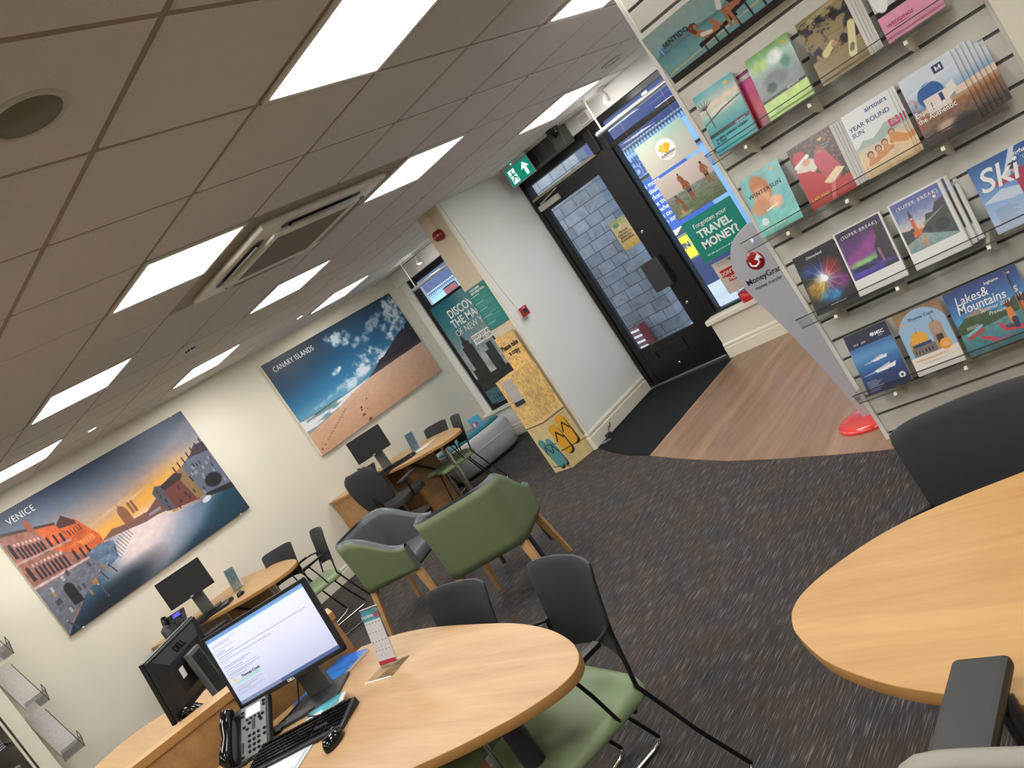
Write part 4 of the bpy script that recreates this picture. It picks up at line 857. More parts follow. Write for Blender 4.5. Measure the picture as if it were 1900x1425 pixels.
def desk_items():
    M['screenoff'] = mat('screen_off', srgb(34, 35, 38), .3)
    yw = .57
    monitor(5.03, .575, 1.028, yw, .14, .51, .312, 'black monitor with lit email page on the front oak desk', lit=True)
    monitor(3.97, .60, 1.02, 2.24+PI, .13, .51, .31, 'black monitor seen from behind, turned away beyond the divider', back=True, brand=False)
    monitor(.60, 2.07, 1.072, .84, .07, .44, .27, 'black switched off monitor on the desk below the canal picture')
    monitor(.52, 4.54, 1.082, .556, .07, .44, .27, 'black switched off monitor on the desk below the beach picture')
    keyboard(5.235, .385, .50, 'black keyboard lying in front of the lit monitor'); mouse(5.50, .365, .5, 'glossy black mouse beside the front keyboard')
    keyboard(.86, 1.99, .80, 'black keyboard on the desk below the canal picture'); mouse(1.08, 2.22, .8, 'small black mouse at the end of the keyboard below the canal picture')
    keyboard(.80, 4.46, .5, 'black keyboard on the desk below the beach picture'); mouse(1.03, 4.58, .5, 'small black mouse beside the keyboard below the beach picture')
    phone(4.93, .38, .815, .565, .9, 'black desk phone with grey buttons and pale display beside the lit monitor')
    phone(.52, 1.87, .83, .8, .7, 'black desk phone with glowing blue display below the canal picture', 'bluelcd')
    phone(.30, 4.50, .80, .6, .8, 'dark desk phone tucked behind the far swivel chair', 'black')
    phone(4.08, .56, .80, 2.5, .8, 'black desk phone lying behind the divider under the turned monitor', 'lcd')
    # acrylic calendar
    t = thing('calendar_holder', 'clear acrylic stand holding a yearly calendar on the front desk', 'calendar', (5.40, .725, DH), .12)
    mt = Matrix.Translation((0, 0, .01)) @ Matrix.Rotation(-.30, 4, 'X')
    p = Pic(.10, .205, 1100); p.rect(0, 1, 0, 1, (206, 204, 206)); p.rect(0, 1, .80, 1, (70, 140, 160)); p.vary(.15, 6, 3, 4, (p.Y > .8)*1.0); p.ell(.85, .88, .05, .06, (180, 50, 60), 1, .5); p.limb(.5, .98, .8, .84, .01, .006, (60, 90, 50)); p.limb(.62, .99, .95, .9, .01, .006, (80, 110, 60)); p.rect(0, 1, 0, .07, (178, 44, 62))
    for r in range(4):
        for c in range(5):
            x0 = .06+c*.19; y0 = .60-r*.165; p.rect(x0, x0+.09, y0+.145, y0+.155, (90, 90, 100))
            for k in range(6): p.rect(x0, x0+.15, y0+.02+k*.019, y0+.024+k*.019, (180, 180, 188))
            if (r*5+c) % 4 == 0: p.rect(x0+.06, x0+.085, y0+.05, y0+.065, (120, 60, 60))
    p.obj('calendar_page', t, None, (-.05, -.002, .015), mt); text(t, 'CALENDAR', .014, 0, 0, M['ttext'], M2=mt @ Matrix.Translation((-.018, -.003, .192)) @ FR)
    MB().box(-.053, .053, -.001, .002, .0, .225, mt).obj('clear_front', M['acryc'], t)
    MB().box(-.054, .054, -.0005, .0015, .224, .227, mt).obj('painted_lit_edge', M['ttext'], t); box('painted_lit_edge', M['ttext'], -.11, .05, -.055, -.05, 0, .003, t)  # white strips paint the light caught along the acrylic edges
    MB().box(-.11, .052, -.05, .06, 0, .002).obj('clear_base', M['acryc'], t)
    # papers and brochures lying on the desks
    def flat(name, lab, cat, x, y, w, h, yaw, pic, th=.002, z=DH+.001, parts=None):
        t = thing(name, lab, cat, (x, y, z), yaw); box('sheets', M['paper'], -w/2, w/2, -h/2, h/2, 0, th, t); pic.obj('printed_top', t, None, (-w/2, 0, -h/2), Matrix.Translation((0, 0, th+.0006)) @ Matrix.Rotation(-PI/2, 4, 'X')); return t
    p = Pic(.21, .297, 300); p.grad([(0, (20, 90, 190)), (.5, (30, 130, 220)), (1, (20, 90, 180))]); p.vary(.35, 3, 10, 5); p.poly([(0, .25), (.3, .32), (0, .5)], (235, 240, 245)); flat('brochure', 'bright blue brochure lying under the right side of the lit monitor', 'brochure', 4.935, .73, .21, .297, .10, p, .010)
    p = Pic(.21, .297, 300); p.rect(0, 1, 0, 1, (214, 216, 222)); p.rect(.90, .93, 0, 1, (90, 150, 165))
    for k in range(40): p.rect(.08, .86-.2*(k % 3 == 0), .04+k*.023, .047+k*.023, (150, 156, 170))
    flat('document', 'printed page lying beneath the front keyboard', 'paper', 5.30, .23, .21, .297, .5, p)
    p = Pic(.15, .08, 500); p.grad([(0, (120, 190, 200)), (1, (60, 150, 170))]); p.vary(.4, 8, 6, 2); p.rect(0, .5, 0, .4, (225, 230, 230)); flat('leaflet', 'crumpled teal and white leaflet between keyboard and monitor stand', 'leaflet', 5.20, .53, .17, .07, .75, p, .004, DH+.014)
    p = Pic(.21, .297, 200); p.rect(0, 1, 0, 1, (225, 225, 225)); p.rect(.1, .9, .6, .9, (230, 160, 110)); flat('document', 'white page with an orange block on the desk below the beach picture', 'paper', 1.02, 4.78, .21, .297, .4, p)
    p = Pic(.12, .2, 200); p.rect(0, 1, 0, 1, (210, 150, 140)); flat('document', 'small red printed slip by the monitor below the beach picture', 'paper', .82, 4.62, .2, .1, .4, Pic(.2, .1, 200).rect(0, 1, 0, 1, (150, 50, 40)))
    # upright leaflet holders on wall desks
    for x, y, yaw, cols, lab in ((.62, 2.42, .5, ((110, 140, 150), (190, 195, 190)), 'clear leaflet holder behind the monitor below the canal picture'), (.86, 4.78, .3, ((60, 96, 120), (120, 130, 140)), 'leaflet holder with blue leaflets beside the monitor below the beach picture')):
        t = thing('leaflet_holder', lab, 'leaflet holder', (x, y, DH), yaw); p = Pic(.11, .2, 300); p.grad([(0, cols[1]), (1, cols[0])]); p.vary(.25, 4, 7, 8); mt = Matrix.Rotation(-.2, 4, 'X')
        p.obj('leaflet', t, None, (-.055, 0, .01), mt); MB().box(-.057, .057, .002, .02, .005, .205, mt).obj('stack', M['paper'], t); MB().box(-.06, .06, -.006, -.003, 0, .19, mt).obj('clear_front', M['acry'], t); MB().box(-.06, .06, -.02, .07, 0, .004).obj('clear_base', M['acry'], t)
    # cables behind the front monitor
    o = MB().tube([(4.99, .66, .90), (4.93, .62, .84), (4.95, .56, .77), (4.90, .52, .75), (4.88, .45, .745)], .004, 8).obj('monitor_cable', M['black']); tag(o, 'black monitor cable hanging down behind the phone', 'cable')
    o = MB().tube([(5.03, .50, .75), (5.08, .55, .752), (5.12, .50, .768), (5.18, .47, .772), (5.24, .47, .771)], .0025, 8).obj('keyboard_cable', M['black']); tag(o, 'thin black keyboard cable curling over the monitor foot', 'cable')
    o = box('paper_box', M['white'], -.06, .06, -.02, .02, 0, .10); o.location = (3.90, 1.02-.2, DH+.001); tag(o, 'small white box standing behind the turned monitor', 'box')
desks(); seating(); desk_items()
# ---------------------------------------------------------------- pictures on the walls
LW = Matrix.Rotation(PI/2, 4, 'Z')     # local -Y (print side) turned to world +X
def wall_board(name, lab, cat, y0, z0, w, h, pic, th=.03):
    t = thing(name, lab, cat, (.003+th, y0, z0), PI/2)
    box('board', M['gloss'], 0, w, .001, th, 0, h, t); pic.obj('picture', t, M['canvas'], (0, 0, 0))
    m = MB()
    for x in (.12, w-.12):
        for z in (.0, h): m.box(x-.008, x+.008, -.004, .02, z-.006, z+.006)
    m.obj('fixing_clips', M['ttext'], t)
    return t
def venice_pic():
    W, Hh = 1.99, 1.20; p = Pic(W, Hh, 260); f = lambda x: (x*2.15-.16)/1.99
    p.grad([(0, (26, 60, 86)), (.30, (150, 120, 120)), (.42, (236, 176, 104)), (.55, (216, 172, 128)), (.68, (172, 154, 150)), (.82, (108, 118, 138)), (1, (48, 66, 92))])
    p.ell(f(.66), .50, .42, .13, (250, 178, 60), .75, 1.0, .25); p.ell(f(.42), .48, .16, .06, (246, 176, 70), .7, 1.0)
    p.ell(f(.85), .78, .5, .05, (196, 150, 130), .2, 1.2, .35); p.ell(f(.5), .61, .16, .012, (244, 200, 150), .4, 1.2, .12); p.ell(f(.59), .60, .10, .010, (250, 220, 170), .5, 1.2, .12)
    # water
    wt = p.mpoly([(0, 0), (1, 0), (1, .24), (f(.86), .26), (f(.7), .32), (f(.55), .40), (f(.40), .44), (f(.36), .40), (0, .3)]); p.grad([(0, (22, 50, 70)), (.25, (60, 96, 124)), (.45, (170, 160, 176))], mask=wt)
    p.ell(f(.55), .24, .36, .19, (232, 214, 220), .95, .9, .25); p.ell(f(.52), .33, .22, .11, (244, 226, 224), .9, .8, .2); p.ell(f(.72), .18, .28, .09, (140, 160, 188), .6, 1.0, .2); p.ell(f(.95), .16, .26, .10, (18, 62, 76), .8, 1.0, .3); p.ell(f(.30), .04, .40, .10, (14, 30, 42), .85, .8, .2)
    # distant city with dome
    D = (150, 96, 74)
    p.poly([(f(.38), .44), (f(.44), .48), (f(.49), .46), (f(.56), .45), (f(.66), .44), (f(.70), .38), (f(.58), .38), (f(.46), .42)], (134, 94, 84)); p.ell(f(.517), .545, .035, .05, D, 1, .1); p.rect(f(.497), f(.540), .45, .55, D); p.limb(f(.515), .58, f(.513), .62, .004, .002, D)
    for x in (.555, .572): p.limb(f(x), .50, f(x), .57, .011, .010, D); p.ell(f(x), .575, .011, .018, D, 1, .1)
    p.poly([(f(.60), .44), (f(.66), .49), (f(.70), .50), (f(.70), .36), (f(.60), .39)], (116, 84, 76)); p.rect(f(.60), f(.66), .40, .425, (170, 170, 186), .7)
    # right bank houses
    hs = [([(.665, .54), (.69, .58), (.72, .56), (.72, .33), (.675, .36)], (86, 84, 96)), ([(.715, .56), (.80, .585), (.83, .545), (.83, .30), (.715, .34)], (112, 60, 54)), ([(.80, .58), (.835, .60), (.86, .57), (.87, .31), (.82, .31)], (140, 112, 76)), ([(.845, .60), (.90, .64), (1.0, .68), (1.0, .22), (.86, .30)], (96, 104, 122))]
    for q, c in hs: p.poly([(f(a), b) for a, b in q], c)
    p.poly([(f(.71), .555), (f(.80), .59), (f(.83), .55), (f(.81), .52), (f(.72), .51)], (54, 40, 46)); p.poly([(f(.90), .63), (f(.95), .70), (f(1.0), .69), (f(1.0), .60)], (60, 52, 58))
    r = random.Random(5)
    for k in range(7): p.limb(f(.81+.03*k), .585+.014*k, f(.81+.03*k), .63+.016*k, .006, .006, (50, 44, 50))
    for k in range(26): x = f(.685+.30*r.random()); y = .30+.25*r.random(); p.rect(x, x+.008, y, y+.035, (38, 42, 54), .85)
    for k in range(14): x = f(.86+.12*r.random()); y = .30+.24*r.random(); p.rect(x, x+.01, y, y+.03, (172, 178, 190), .6)
    p.ell(f(.935), .37, .075, .06, (30, 26, 32), 1, .2); p.poly([(f(.86), .28), (f(1), .22), (f(1), .27), (f(.87), .31)], (34, 34, 42))
    p.ell(f(.855), .265, .045, .022, (210, 216, 226), 1, .2, .1); p.ell(f(.785), .295, .02, .010, (150, 156, 170)); p.limb(f(.70), .335, f(.72), .325, .012, .008, (190, 150, 90))
    # left bank palaces
    O = (206, 98, 52)
    p.poly([(f(.26), .70), (f(.30), .73), (f(.345), .70), (f(.36), .63), (f(.39), .50), (f(.385), .40), (f(.30), .34), (f(.26), .45)], O); p.poly([(f(.255), .70), (f(.31), .77), (f(.345), .68), (f(.34), .66)], (84, 52, 50))
    for k in range(5): p.rect(f(.295+.012*k), f(.299+.012*k), .60, .65, (70, 44, 50))
    for k in range(6): p.rect(f(.30+.012*k), f(.306+.012*k), .49, .54, (244, 150, 80))
    p.vary(.25, 30, 30, 3, p.mpoly([(f(.26), .68), (f(.36), .63), (f(.39), .50), (f(.385), .40), (f(.30), .34)]))
    p.poly([(0, .87), (f(.275), .735), (f(.28), .60), (f(.335), .43), (f(.36), .36), (f(.34), .26), (f(.22), .20), (f(.16), .115), (0, .02)], (150, 100, 88))
    p.poly([(f(.20), .775), (f(.27), .735), (f(.285), .58), (f(.33), .44), (f(.30), .44), (f(.22), .56)], O); p.poly([(0, .40), (f(.32), .38), (f(.34), .26), (f(.22), .19), (f(.13), .10), (0, .0)], (104, 108, 120)); p.poly([(0, .885), (f(.275), .75), (f(.275), .73), (0, .86)], (70, 50, 52)); p.limb(f(.19), .79, f(.188), .85, .02, .02, (150, 84, 56))
    def arch(x, y, w, h, c=(44, 34, 46)): p.rect(f(x), f(x+w), y, y+h*.75, c); p.ell(f(x+w/2), y+h*.75, w/2*1.8, h*.25, c, 1, .1)
    for k in range(7): arch(.105+.014*k, .635-.008*k, .009, .10); p.ell(f(.109+.014*k), .755-.008*k, .009, .013, (214, 180, 170), .8)
    for k in range(8): arch(.115+.0155*k, .445-.004*k, .009, .10); p.ell(f(.119+.0155*k), .565-.004*k, .009, .013, (196, 180, 182), .8)
    for x, y in ((.212, .60), (.238, .59), (.262, .575), (.262, .42), (.29, .41), (.315, .40)): arch(x, y, .010, .09)
    p.poly([(0, .64), (f(.29), .585), (f(.29), .57), (0, .62)], (176, 140, 134)); p.poly([(0, .43), (f(.33), .40), (f(.33), .385), (0, .41)], (186, 176, 184)); arch(.085, .66, .014, .12); arch(.088, .46, .014, .12)
    for k in range(22): x = f(.09+.24*r.random()); y = .12+.25*r.random(); p.rect(x, x+.012, y, y+.04, (r.choice([(56, 56, 68), (170, 120, 70), (186, 190, 198)])), .8)
    arch(.155, .16, .040, .17, (28, 26, 34)); p.vary(.22, 60, 40, 11, p.mpoly([(0, .87), (f(.275), .735), (f(.335), .43), (f(.36), .36), (f(.22), .19), (0, .0)]))
    p.poly([(f(.30), .42), (f(.37), .44), (f(.42), .40), (f(.40), .28), (f(.34), .25)], (96, 116, 142)); p.vary(.4, 40, 30, 12, p.mpoly([(f(.30), .42), (f(.37), .44), (f(.42), .40), (f(.40), .28), (f(.34), .25)]))
    for q in (((.270, .19, .276, .08)), ((.305, .27, .315, .18)), ((.345, .28, .36, .19)), ((.10, .10, .115, .02))):
        p.limb(f(q[0]), q[1], f(q[2]), q[3], .006, .006, (210, 200, 210)); n = 7
        for k in range(n): t = (k+.5)/n; p.limb(f(q[0]+(q[2]-q[0])*t), q[1]+(q[3]-q[1])*t, f(q[0]+(q[2]-q[0])*t), q[1]+(q[3]-q[1])*t-.005, .006, .006, (50, 50, 80))
    for k in range(9): x = .39+.012*k; y = .30+.012*k; p.limb(f(x), y+.05, f(x+.012), y-.04, .0028, .0024, (60, 50, 70), .8)
    p.vary(.05, 50, 30, 20)
    return p
def canary_pic():
    p = Pic(2.15, 1.195, 250)
    p.grad([(0, (90, 150, 180)), (.36, (110, 172, 206)), (.5, (52, 118, 160)), (.72, (18, 66, 100)), (1, (10, 32, 48))])
    p.blend(np.clip((p.X-.25)*1.1, 0, .35), (60, 116, 156))
    cl = p.noise(7, 9, 5, 6); 
    def cloud(cx, cy, rx, ry, a, ang=0, th=.42, seed=3):
        dx = (p.X-cx)*p.a; dy = p.Y-cy; ca, sa = math.cos(ang), math.sin(ang); d = ((dx*ca+dy*sa)/rx)**2+((-dx*sa+dy*ca)/ry)**2
        n = p.noise(14, 10, 5, seed); n2 = p.noise(40, 26, 4, seed+30); p.blend(np.clip(((n-.5)*3.2+(n2-.5)*1.6+.75-.95*d)*1.1, 0, 1)*np.clip(1.6-d, 0, 1)*min(a, 1)*.92, (226, 232, 240))
    for q in ((.50, .87, .16, .10, .9, -.5, .36, 2), (.62, .74, .14, .05, .7, .3, .38, 4), (.75, .80, .30, .07, .6, .5, .40, 5), (.375, .60, .09, .035, 1, .2, .36, 6), (.55, .51, .34, .10, 1.2, .28, .30, 7), (.46, .42, .30, .04, .8, .15, .34, 8), (.95, .86, .14, .30, 1.2, -.3, .28, 9), (.84, .62, .14, .24, 1.3, -.5, .22, 10), (.70, .47, .16, .10, 1.2, .3, .24, 14), (.25, .42, .30, .03, .5, .1, .3, 12)): cloud(*q)
    # mountain
    mp = [(.525, .365), (.58, .395), (.64, .44), (.66, .46), (.70, .465), (.75, .50), (.79, .52), (.83, .55), (.88, .585), (.915, .60), (.94, .59), (.965, .63), (1.0, .65), (1.0, .36), (.75, .355)]
    mm = p.mpoly(mp); p.blend(mm, (50, 44, 54)); p.vary(.35, 12, 20, 9, mm); p.blend(np.clip((.44-p.Y)*7, 0, .6)*mm, (110, 92, 92))
    # sand and surf
    sand = p.mpoly([(0, 0), (1, 0), (1, .375), (.78, .372), (.53, .362), (.40, .335), (.25, .285), (.10, .255), (0, .235)]); p.grad([(0, (206, 160, 128)), (.2, (214, 172, 142)), (.37, (222, 184, 162))], mask=sand); p.vary(.05, 40, 30, 15, sand)
    p.poly([(0, .235), (.10, .255), (.25, .285), (.40, .335), (.53, .362), (.50, .372), (.36, .362), (.2, .372), (0, .375)], (120, 150, 160)); sf = p.mpoly([(0, .235), (.10, .255), (.25, .285), (.40, .335), (.53, .362), (.50, .370), (.36, .352), (.2, .345), (0, .365)]); n = p.noise(12, 40, 4, 21)
    p.blend(sf*np.clip((n-.38)*6, 0, 1), (232, 236, 240)); p.limb(.10, .352, .3, .366, .004, .002, (30, 60, 70)); p.limb(0, .235, .25, .285, .006, .004, (150, 140, 140), .7)
    r = random.Random(2)
    for k in range(24): t = k/23; x = .08+.20*t; y = .09+.15*t+.006*(-1)**k; p.ell(x, y, .009, .005, (150, 106, 80), .85, .3, .7)
    for k in range(18): t = k/17; x = .28+.28*t; y = .24+.10*t; p.ell(x, y, .006, .003, (156, 116, 92), .7, .3, .5)
    for x, y, s_ in ((.432, .205, .008), (.369, .165, .012), (.362, .14, .01), (.356, .09, .014), (.364, .085, .008), (.377, .02, .018), (.40, .12, .006), (.02, .05, .01), (.05, .07, .008)): p.ell(x, y, s_*1.3, s_*.7, (84, 52, 40), .9, .4, .3)
    return p
def figure(p, x, y, h, skin=(150, 96, 66), shorts=(40, 90, 90), hair=(60, 40, 30), lean=0, armsup=False, bend=False):
    k = h; a = p.a
    def L(x0, y0, x1, y1, r0, r1, c): p.limb(x+x0*k/a, y+y0*k, x+x1*k/a, y+y1*k, r0*k, r1*k, c)
    L(-.04, .0, -.05, .25, .03, .045, skin); L(-.05, .25, -.05, .48, .045, .06, skin); L(.07, .02, .05, .25, .03, .045, skin); L(.05, .25, .04, .48, .045, .06, skin)
    L(-.04, .42, .04, .42, .07, .07, shorts)
    L(0, .5, lean, .78, .085, .10, skin); L(lean-.09, .80, lean-.16, .60, .035, .03, skin); L(lean-.16, .6, lean-.06, .52, .03, .025, skin); L(lean+.09, .80, lean+.17, .62, .035, .03, skin); L(lean+.17, .62, lean+.08, .5, .03, .025, skin)
    L(lean, .80, lean+.01, .88, .035, .035, skin); p.ell(x+(lean+.01)*k/a, y+.93*k, .055*k, .07*k, skin); p.ell(x+(lean+.01)*k/a, y+.955*k, .06*k, .055*k, hair)
def wall_pictures():
    t = wall_board('wall_picture', 'long canal city picture at sunset lettered VENICE on the left wall', 'picture', 1.26, 1.255, 1.99, 1.20, venice_pic())
    text(t, 'VENICE', .085, .255, 1.075, M['ttext'], y=-.0015, rot=.02, space=1.1, sx=.8, bold=-.005)
    t = wall_board('wall_picture', 'long sandy beach picture lettered CANARY ISLANDS on the left wall', 'picture', 4.30, 1.25, 2.15, 1.195, canary_pic())
    text(t, 'CANARY ISLANDS', .088, .405, 1.055, M['ttext'], y=-.0015, space=1.08, sx=.8, bold=-.005)
    # clear holders on the wall
    for k, (z, lab) in enumerate(((.49, 'lowest clear leaflet holder on the left wall, filled with grey leaflets'), (.955, 'middle clear leaflet holder on the left wall, filled with grey leaflets'), (1.42, 'top clear leaflet holder on the left wall, nearly out of the photo'))):
        t = thing('leaflet_holder', lab, 'leaflet holder', (0.0, .80, z), group='clear holders on the left wall')
        y0, y1 = -.17, 0
        prof = [(.33, 0), (.46, .11), (.42, .145)]
        m = MB(); t_ = .003
        for (a, b) in (((.34, .0), (.455, .105)), ((.455, .105), (.43, .15)), ((.34, 0), (.012, .40))):
            m.add([(a[0], y0, a[1]), (b[0], y0, b[1]), (b[0], y1, b[1]), (a[0], y1, a[1])], [(0, 1, 2, 3)])
        m.add([(.34, y1, 0), (.455, y1, .105), (.43, y1, .15), (.30, y1, .055), (.012, y1, .40)], [(0, 1, 2, 3, 4)]); m.obj('clear_pocket', M['acry'], t)
        m = MB()
        for i in range(9):
            o = i*.0055; m.add([(.325+.0*o, y0+.01, .012+o), (.33, y1-.012, .012+o), (.02, y1-.012, .39+o*.8), (.015, y0+.01, .39+o*.8), (.325, y0+.01, .018+o), (.33, y1-.012, .018+o), (.02, y1-.012, .396+o*.8), (.015, y0+.01, .396+o*.8)], [(0, 1, 2, 3), (7, 6, 5, 4), (0, 4, 5, 1), (1, 5, 6, 2), (2, 6, 7, 3), (3, 7, 4, 0)])
        m.obj('leaflets', M['greyp'], t)
        MB().tube([(.012, 0.001, .40), (.34, .001, 0), (.455, .001, .105), (.43, .001, .15), (.33, .001, .085)], .0028, 6).obj('dark_edge', M['acryedge'], t)
    # cream brochure cupboard in the lower left corner
    t = thing('brochure_cupboard', 'cream framed brochure cupboard cut by the lower left corner of the photo', 'cupboard', (0, 0, 0))
    X = .70
    m = MB(); m.box(.02, X, .50, .53, 0, 2.1); m.box(.02, X, -1.3, -1.27, 0, 2.1); m.box(.02, X, -1.27, .50, 2.07, 2.1); m.box(.02, .04, -1.27, .50, 0, 2.07); m.obj('carcass', M['gloss'], t, .003)
    m = MB(); m.box(X, X+.02, .425, .53, 0, 2.1); m.box(X, X+.02, -1.3, -1.2, 0, 2.1); m.box(X, X+.02, -1.2, .425, 2.0, 2.1); m.box(X+.02, X+.028, .44, .452, 0, 2.1); m.box(X-.02, X+.006, .395, .412, 0, 2.0); m.obj('face_frame', M['gloss'], t, .004)
    for z in (.08, .48, .88, 1.28, 1.68): box('shelf', M['dgrey'], .04, X-.02, -1.27, .40, z, z+.02, t)
    for z in (.10, .50, .90):
        for j in range(3):
            y0 = .36-.28*j; m = MB()
            for i in range(16): m.box(.18+.002*i, X-.10-.004*(i % 3), y0-.22+.0*i, y0-.004*(i % 2), z+i*.015, z+i*.015+.009)
            o = m.obj('brochure_stack', M['greyp'], None); o.location = (0, 0, 0); tag(o, ['grey brochure stack on the %s shelf of the cream cupboard, %s' % ({.10: 'bottom', .50: 'second', .90: 'third'}[z], ('nearest the frame', 'in the middle', 'farthest inside')[j])][0], 'brochures', 'stacks in the cream cupboard')

# ---------------------------------------------------------------- hanging prints by the shop front
def front_prints():
    # New York banner
    t = thing('window_poster', 'tall teal New York skyline poster hanging in the left window', 'poster', (.37, 6.56, .53)); p = Pic(1.0, 1.44, 150)
    p.grad([(0, (40, 60, 70)), (.25, (186, 190, 188)), (.5, (150, 166, 166)), (.75, (70, 132, 142)), (1, (34, 104, 118))]); p.blend(np.clip((p.X-.35)*2, 0, .55)*np.clip((p.Y-.15)*3, 0, 1), (140, 156, 156))
    B = (44, 54, 56)
    for x0, x1, y in ((.04, .12, .34), (.10, .30, .56), (.14, .27, .60), (.42, .50, .44), (.50, .60, .50), (.66, .75, .56), (.76, .84, .45), (.86, .97, .50)): p.rect(x0, x1, .1, y, B)
    p.poly([(.16, .6), (.185, .66), (.19, .74), (.205, .74), (.21, .66), (.25, .6)], B); p.rect(0, 1, .10, .26, (48, 50, 48)); p.vary(.25, 25, 30, 5, (p.Y < .6)*1.0); p.rect(0, 1, 0, .13, (70, 110, 124)); p.vary(.3, 14, 30, 6, (p.Y < .13)*1.0)
    for k in range(5): p.limb(.1+.05*k, .03, .1+.05*k, .07, .006, .004, (24, 28, 32))
    p.obj('print', t, M['print']); box('backing', M['black'], -.006, 1.006, .001, .006, -.006, 1.446, t)
    text(t, 'DISCOVER', .15, .55, 1.20, M['ttext'], bold=.02, sx=.92); text(t, 'THE MAGIC', .15, .55, 1.07, M['ttext'], bold=.02, sx=.92); text(t, 'OF NEW YORK', .12, .55, .96, M['ttext'], bold=-.01, sx=.95)
    box('label', M['ttext'], .35, .78, -.003, -.001, .75, .88, t); text(t, "DON'T JUST BOOK IT", .055, .585, .825, M['tblack'], y=-.0035, bold=.01, sx=.85); text(t, 'THOMAS COOK IT', .055, .585, .77, M['tblack'], y=-.0035, bold=.01, sx=.9)
    for x in (.05, .95): MB().tube([(x, 0, 1.44), (x, -.26, 1.74)], .0012, 5).obj('wire', M['chrome'], t)
    # customer information on the pillar
    t = thing('notice', 'teal customer information notice pinned to the beige pillar', 'notice', (2.79, 4.795, 1.42)); p = Pic(.285, .42, 420); p.rect(0, 1, 0, 1, (36, 128, 124))
    for k in range(26):
        y = .80-.028*k; 
        if k % 6 == 0: p.rect(.16, .5, y, y+.012, (200, 226, 220), .9)
        else: p.rect(.16, .80+.1*((k*7) % 3)/2, y, y+.008, (140, 190, 184), .55)
    for k in range(5): p.ell(.10, .80-.168*k, .012, .012, (220, 235, 230))
    p.obj('print', t, M['print'], curve=lambda X, Y: -.010*np.sin(X*PI)*(1-Y)); text(t, 'CUSTOMER\nINFORMATION', .028, .05, .385, M['ttext'], align='LEFT', bold=.03, y=-.003)
    # hanging acrylic prints in the right window
    Y = 5.63
    t = thing('window_poster', 'square pale print with a yellow heart hanging over the right window', 'poster', (4.535, Y, 1.735)); p = Pic(.495, .295, 420)
    p.grad([(0, (196, 190, 180)), (.6, (186, 192, 180)), (1, (158, 194, 180))]); p.blend(np.clip(1-p.X*1.5, 0, .5), (214, 210, 190)); p.ell(.5, .50, .30, .30, (240, 236, 232), 1, .03)
    for s_ in (-1, 1): p.ell(.49+s_*.045, .60, .075, .075, (240, 180, 40), 1, .05)
    p.poly([(.37, .60), (.61, .60), (.60, .53), (.51, .40), (.47, .40), (.375, .54)], (240, 170, 30)); p.poly([(.42, .66), (.50, .58), (.50, .41), (.40, .52)], (250, 206, 90), .7)
    p.obj('print', t, M['print']); box('backing', M['acry'], -.004, .499, .001, .004, -.004, .299, t); text(t, 'SUNWING', .030, .2475, .098, M['tblack'], bold=.02); text(t, 'FAMILY RESORTS', .011, .2475, .083, M['tgrey'])
    for x in (.02, .475): MB().tube([(x, 0, .295), (x, 0, .57)], .0011, 5).obj('wire', M['chrome'], t)
    t = thing('window_poster', 'hanging beach photo print of bathers wading in shallow sea', 'poster', (4.535, Y, 1.325)); p = Pic(.505, .385, 420)
    p.grad([(0, (96, 110, 84)), (.25, (120, 128, 106)), (.5, (126, 136, 130)), (.53, (196, 182, 172)), (1, (210, 198, 188))]); p.vary(.25, 16, 60, 4, (p.Y < .52)*1.0)
    figure(p, .86, .34, .50, shorts=(60, 40, 40)); figure(p, .46, .24, .52, (140, 86, 58), (30, 44, 64), lean=-.02); figure(p, .42, .52, .36, (150, 90, 60), (140, 80, 60)); figure(p, .24, .10, .40, (140, 86, 58), (60, 150, 130), lean=-.16); p.ell(.16, .13, .045, .045, (220, 140, 50)); p.ell(.2, .06, .2, .04, (190, 200, 190), .6, .8)
    p.obj('print', t, M['print']); box('backing', M['acry'], -.004, .509, .001, .004, -.004, .389, t)
    t = thing('window_poster', 'green hanging sign asking Forgotten your TRAVEL MONEY?', 'sign', (4.535, Y-.005, .905)); box('board', M['teal2'], 0, .505, 0, .006, 0, .385, t, .001)
    text(t, 'Forgotten your', .055, .25, .295, M['ttext'], y=-.001, rot=.0, shear=.15); text(t, 'TRAVEL', .095, .25, .20, M['ttext'], y=-.001, bold=.03); text(t, 'MONEY?', .095, .25, .105, M['ttext'], y=-.001, bold=.03); text(t, 'We offer great rates on up to 50 currencies', .021, .25, .04, M['ttext'], y=-.001)
    t = thing('window_poster', "beige card with a red label DON'T JUST BOOK IT below the green sign", 'poster', (4.50, 5.76, .55)); p = Pic(.42, .30, 300); p.grad([(0, (200, 186, 172)), (1, (216, 204, 194))]); p.rect(.07, .62, .50, .72, (186, 60, 54)); p.rect(.16, .7, .32, .50, (186, 60, 54)); p.poly([(.35, .96), (.98, .98), (.95, .7), (.6, .72)], (130, 120, 110)); p.obj('print', t, M['print']); box('backing', M['paper'], 0, .42, .001, .004, 0, .30, t)
    [MB().tube([(x, 0, .30), (x, -.12, .365)], .0011, 5).obj('wire', M['chrome'], t) for x in (.06, .38)]
    text(t, "DON'T JUST", .045, .145, .165, M['ttext'], bold=.02); text(t, 'THOMAS COOK', .045, .195, .108, M['ttext'], bold=.02, sx=.8)
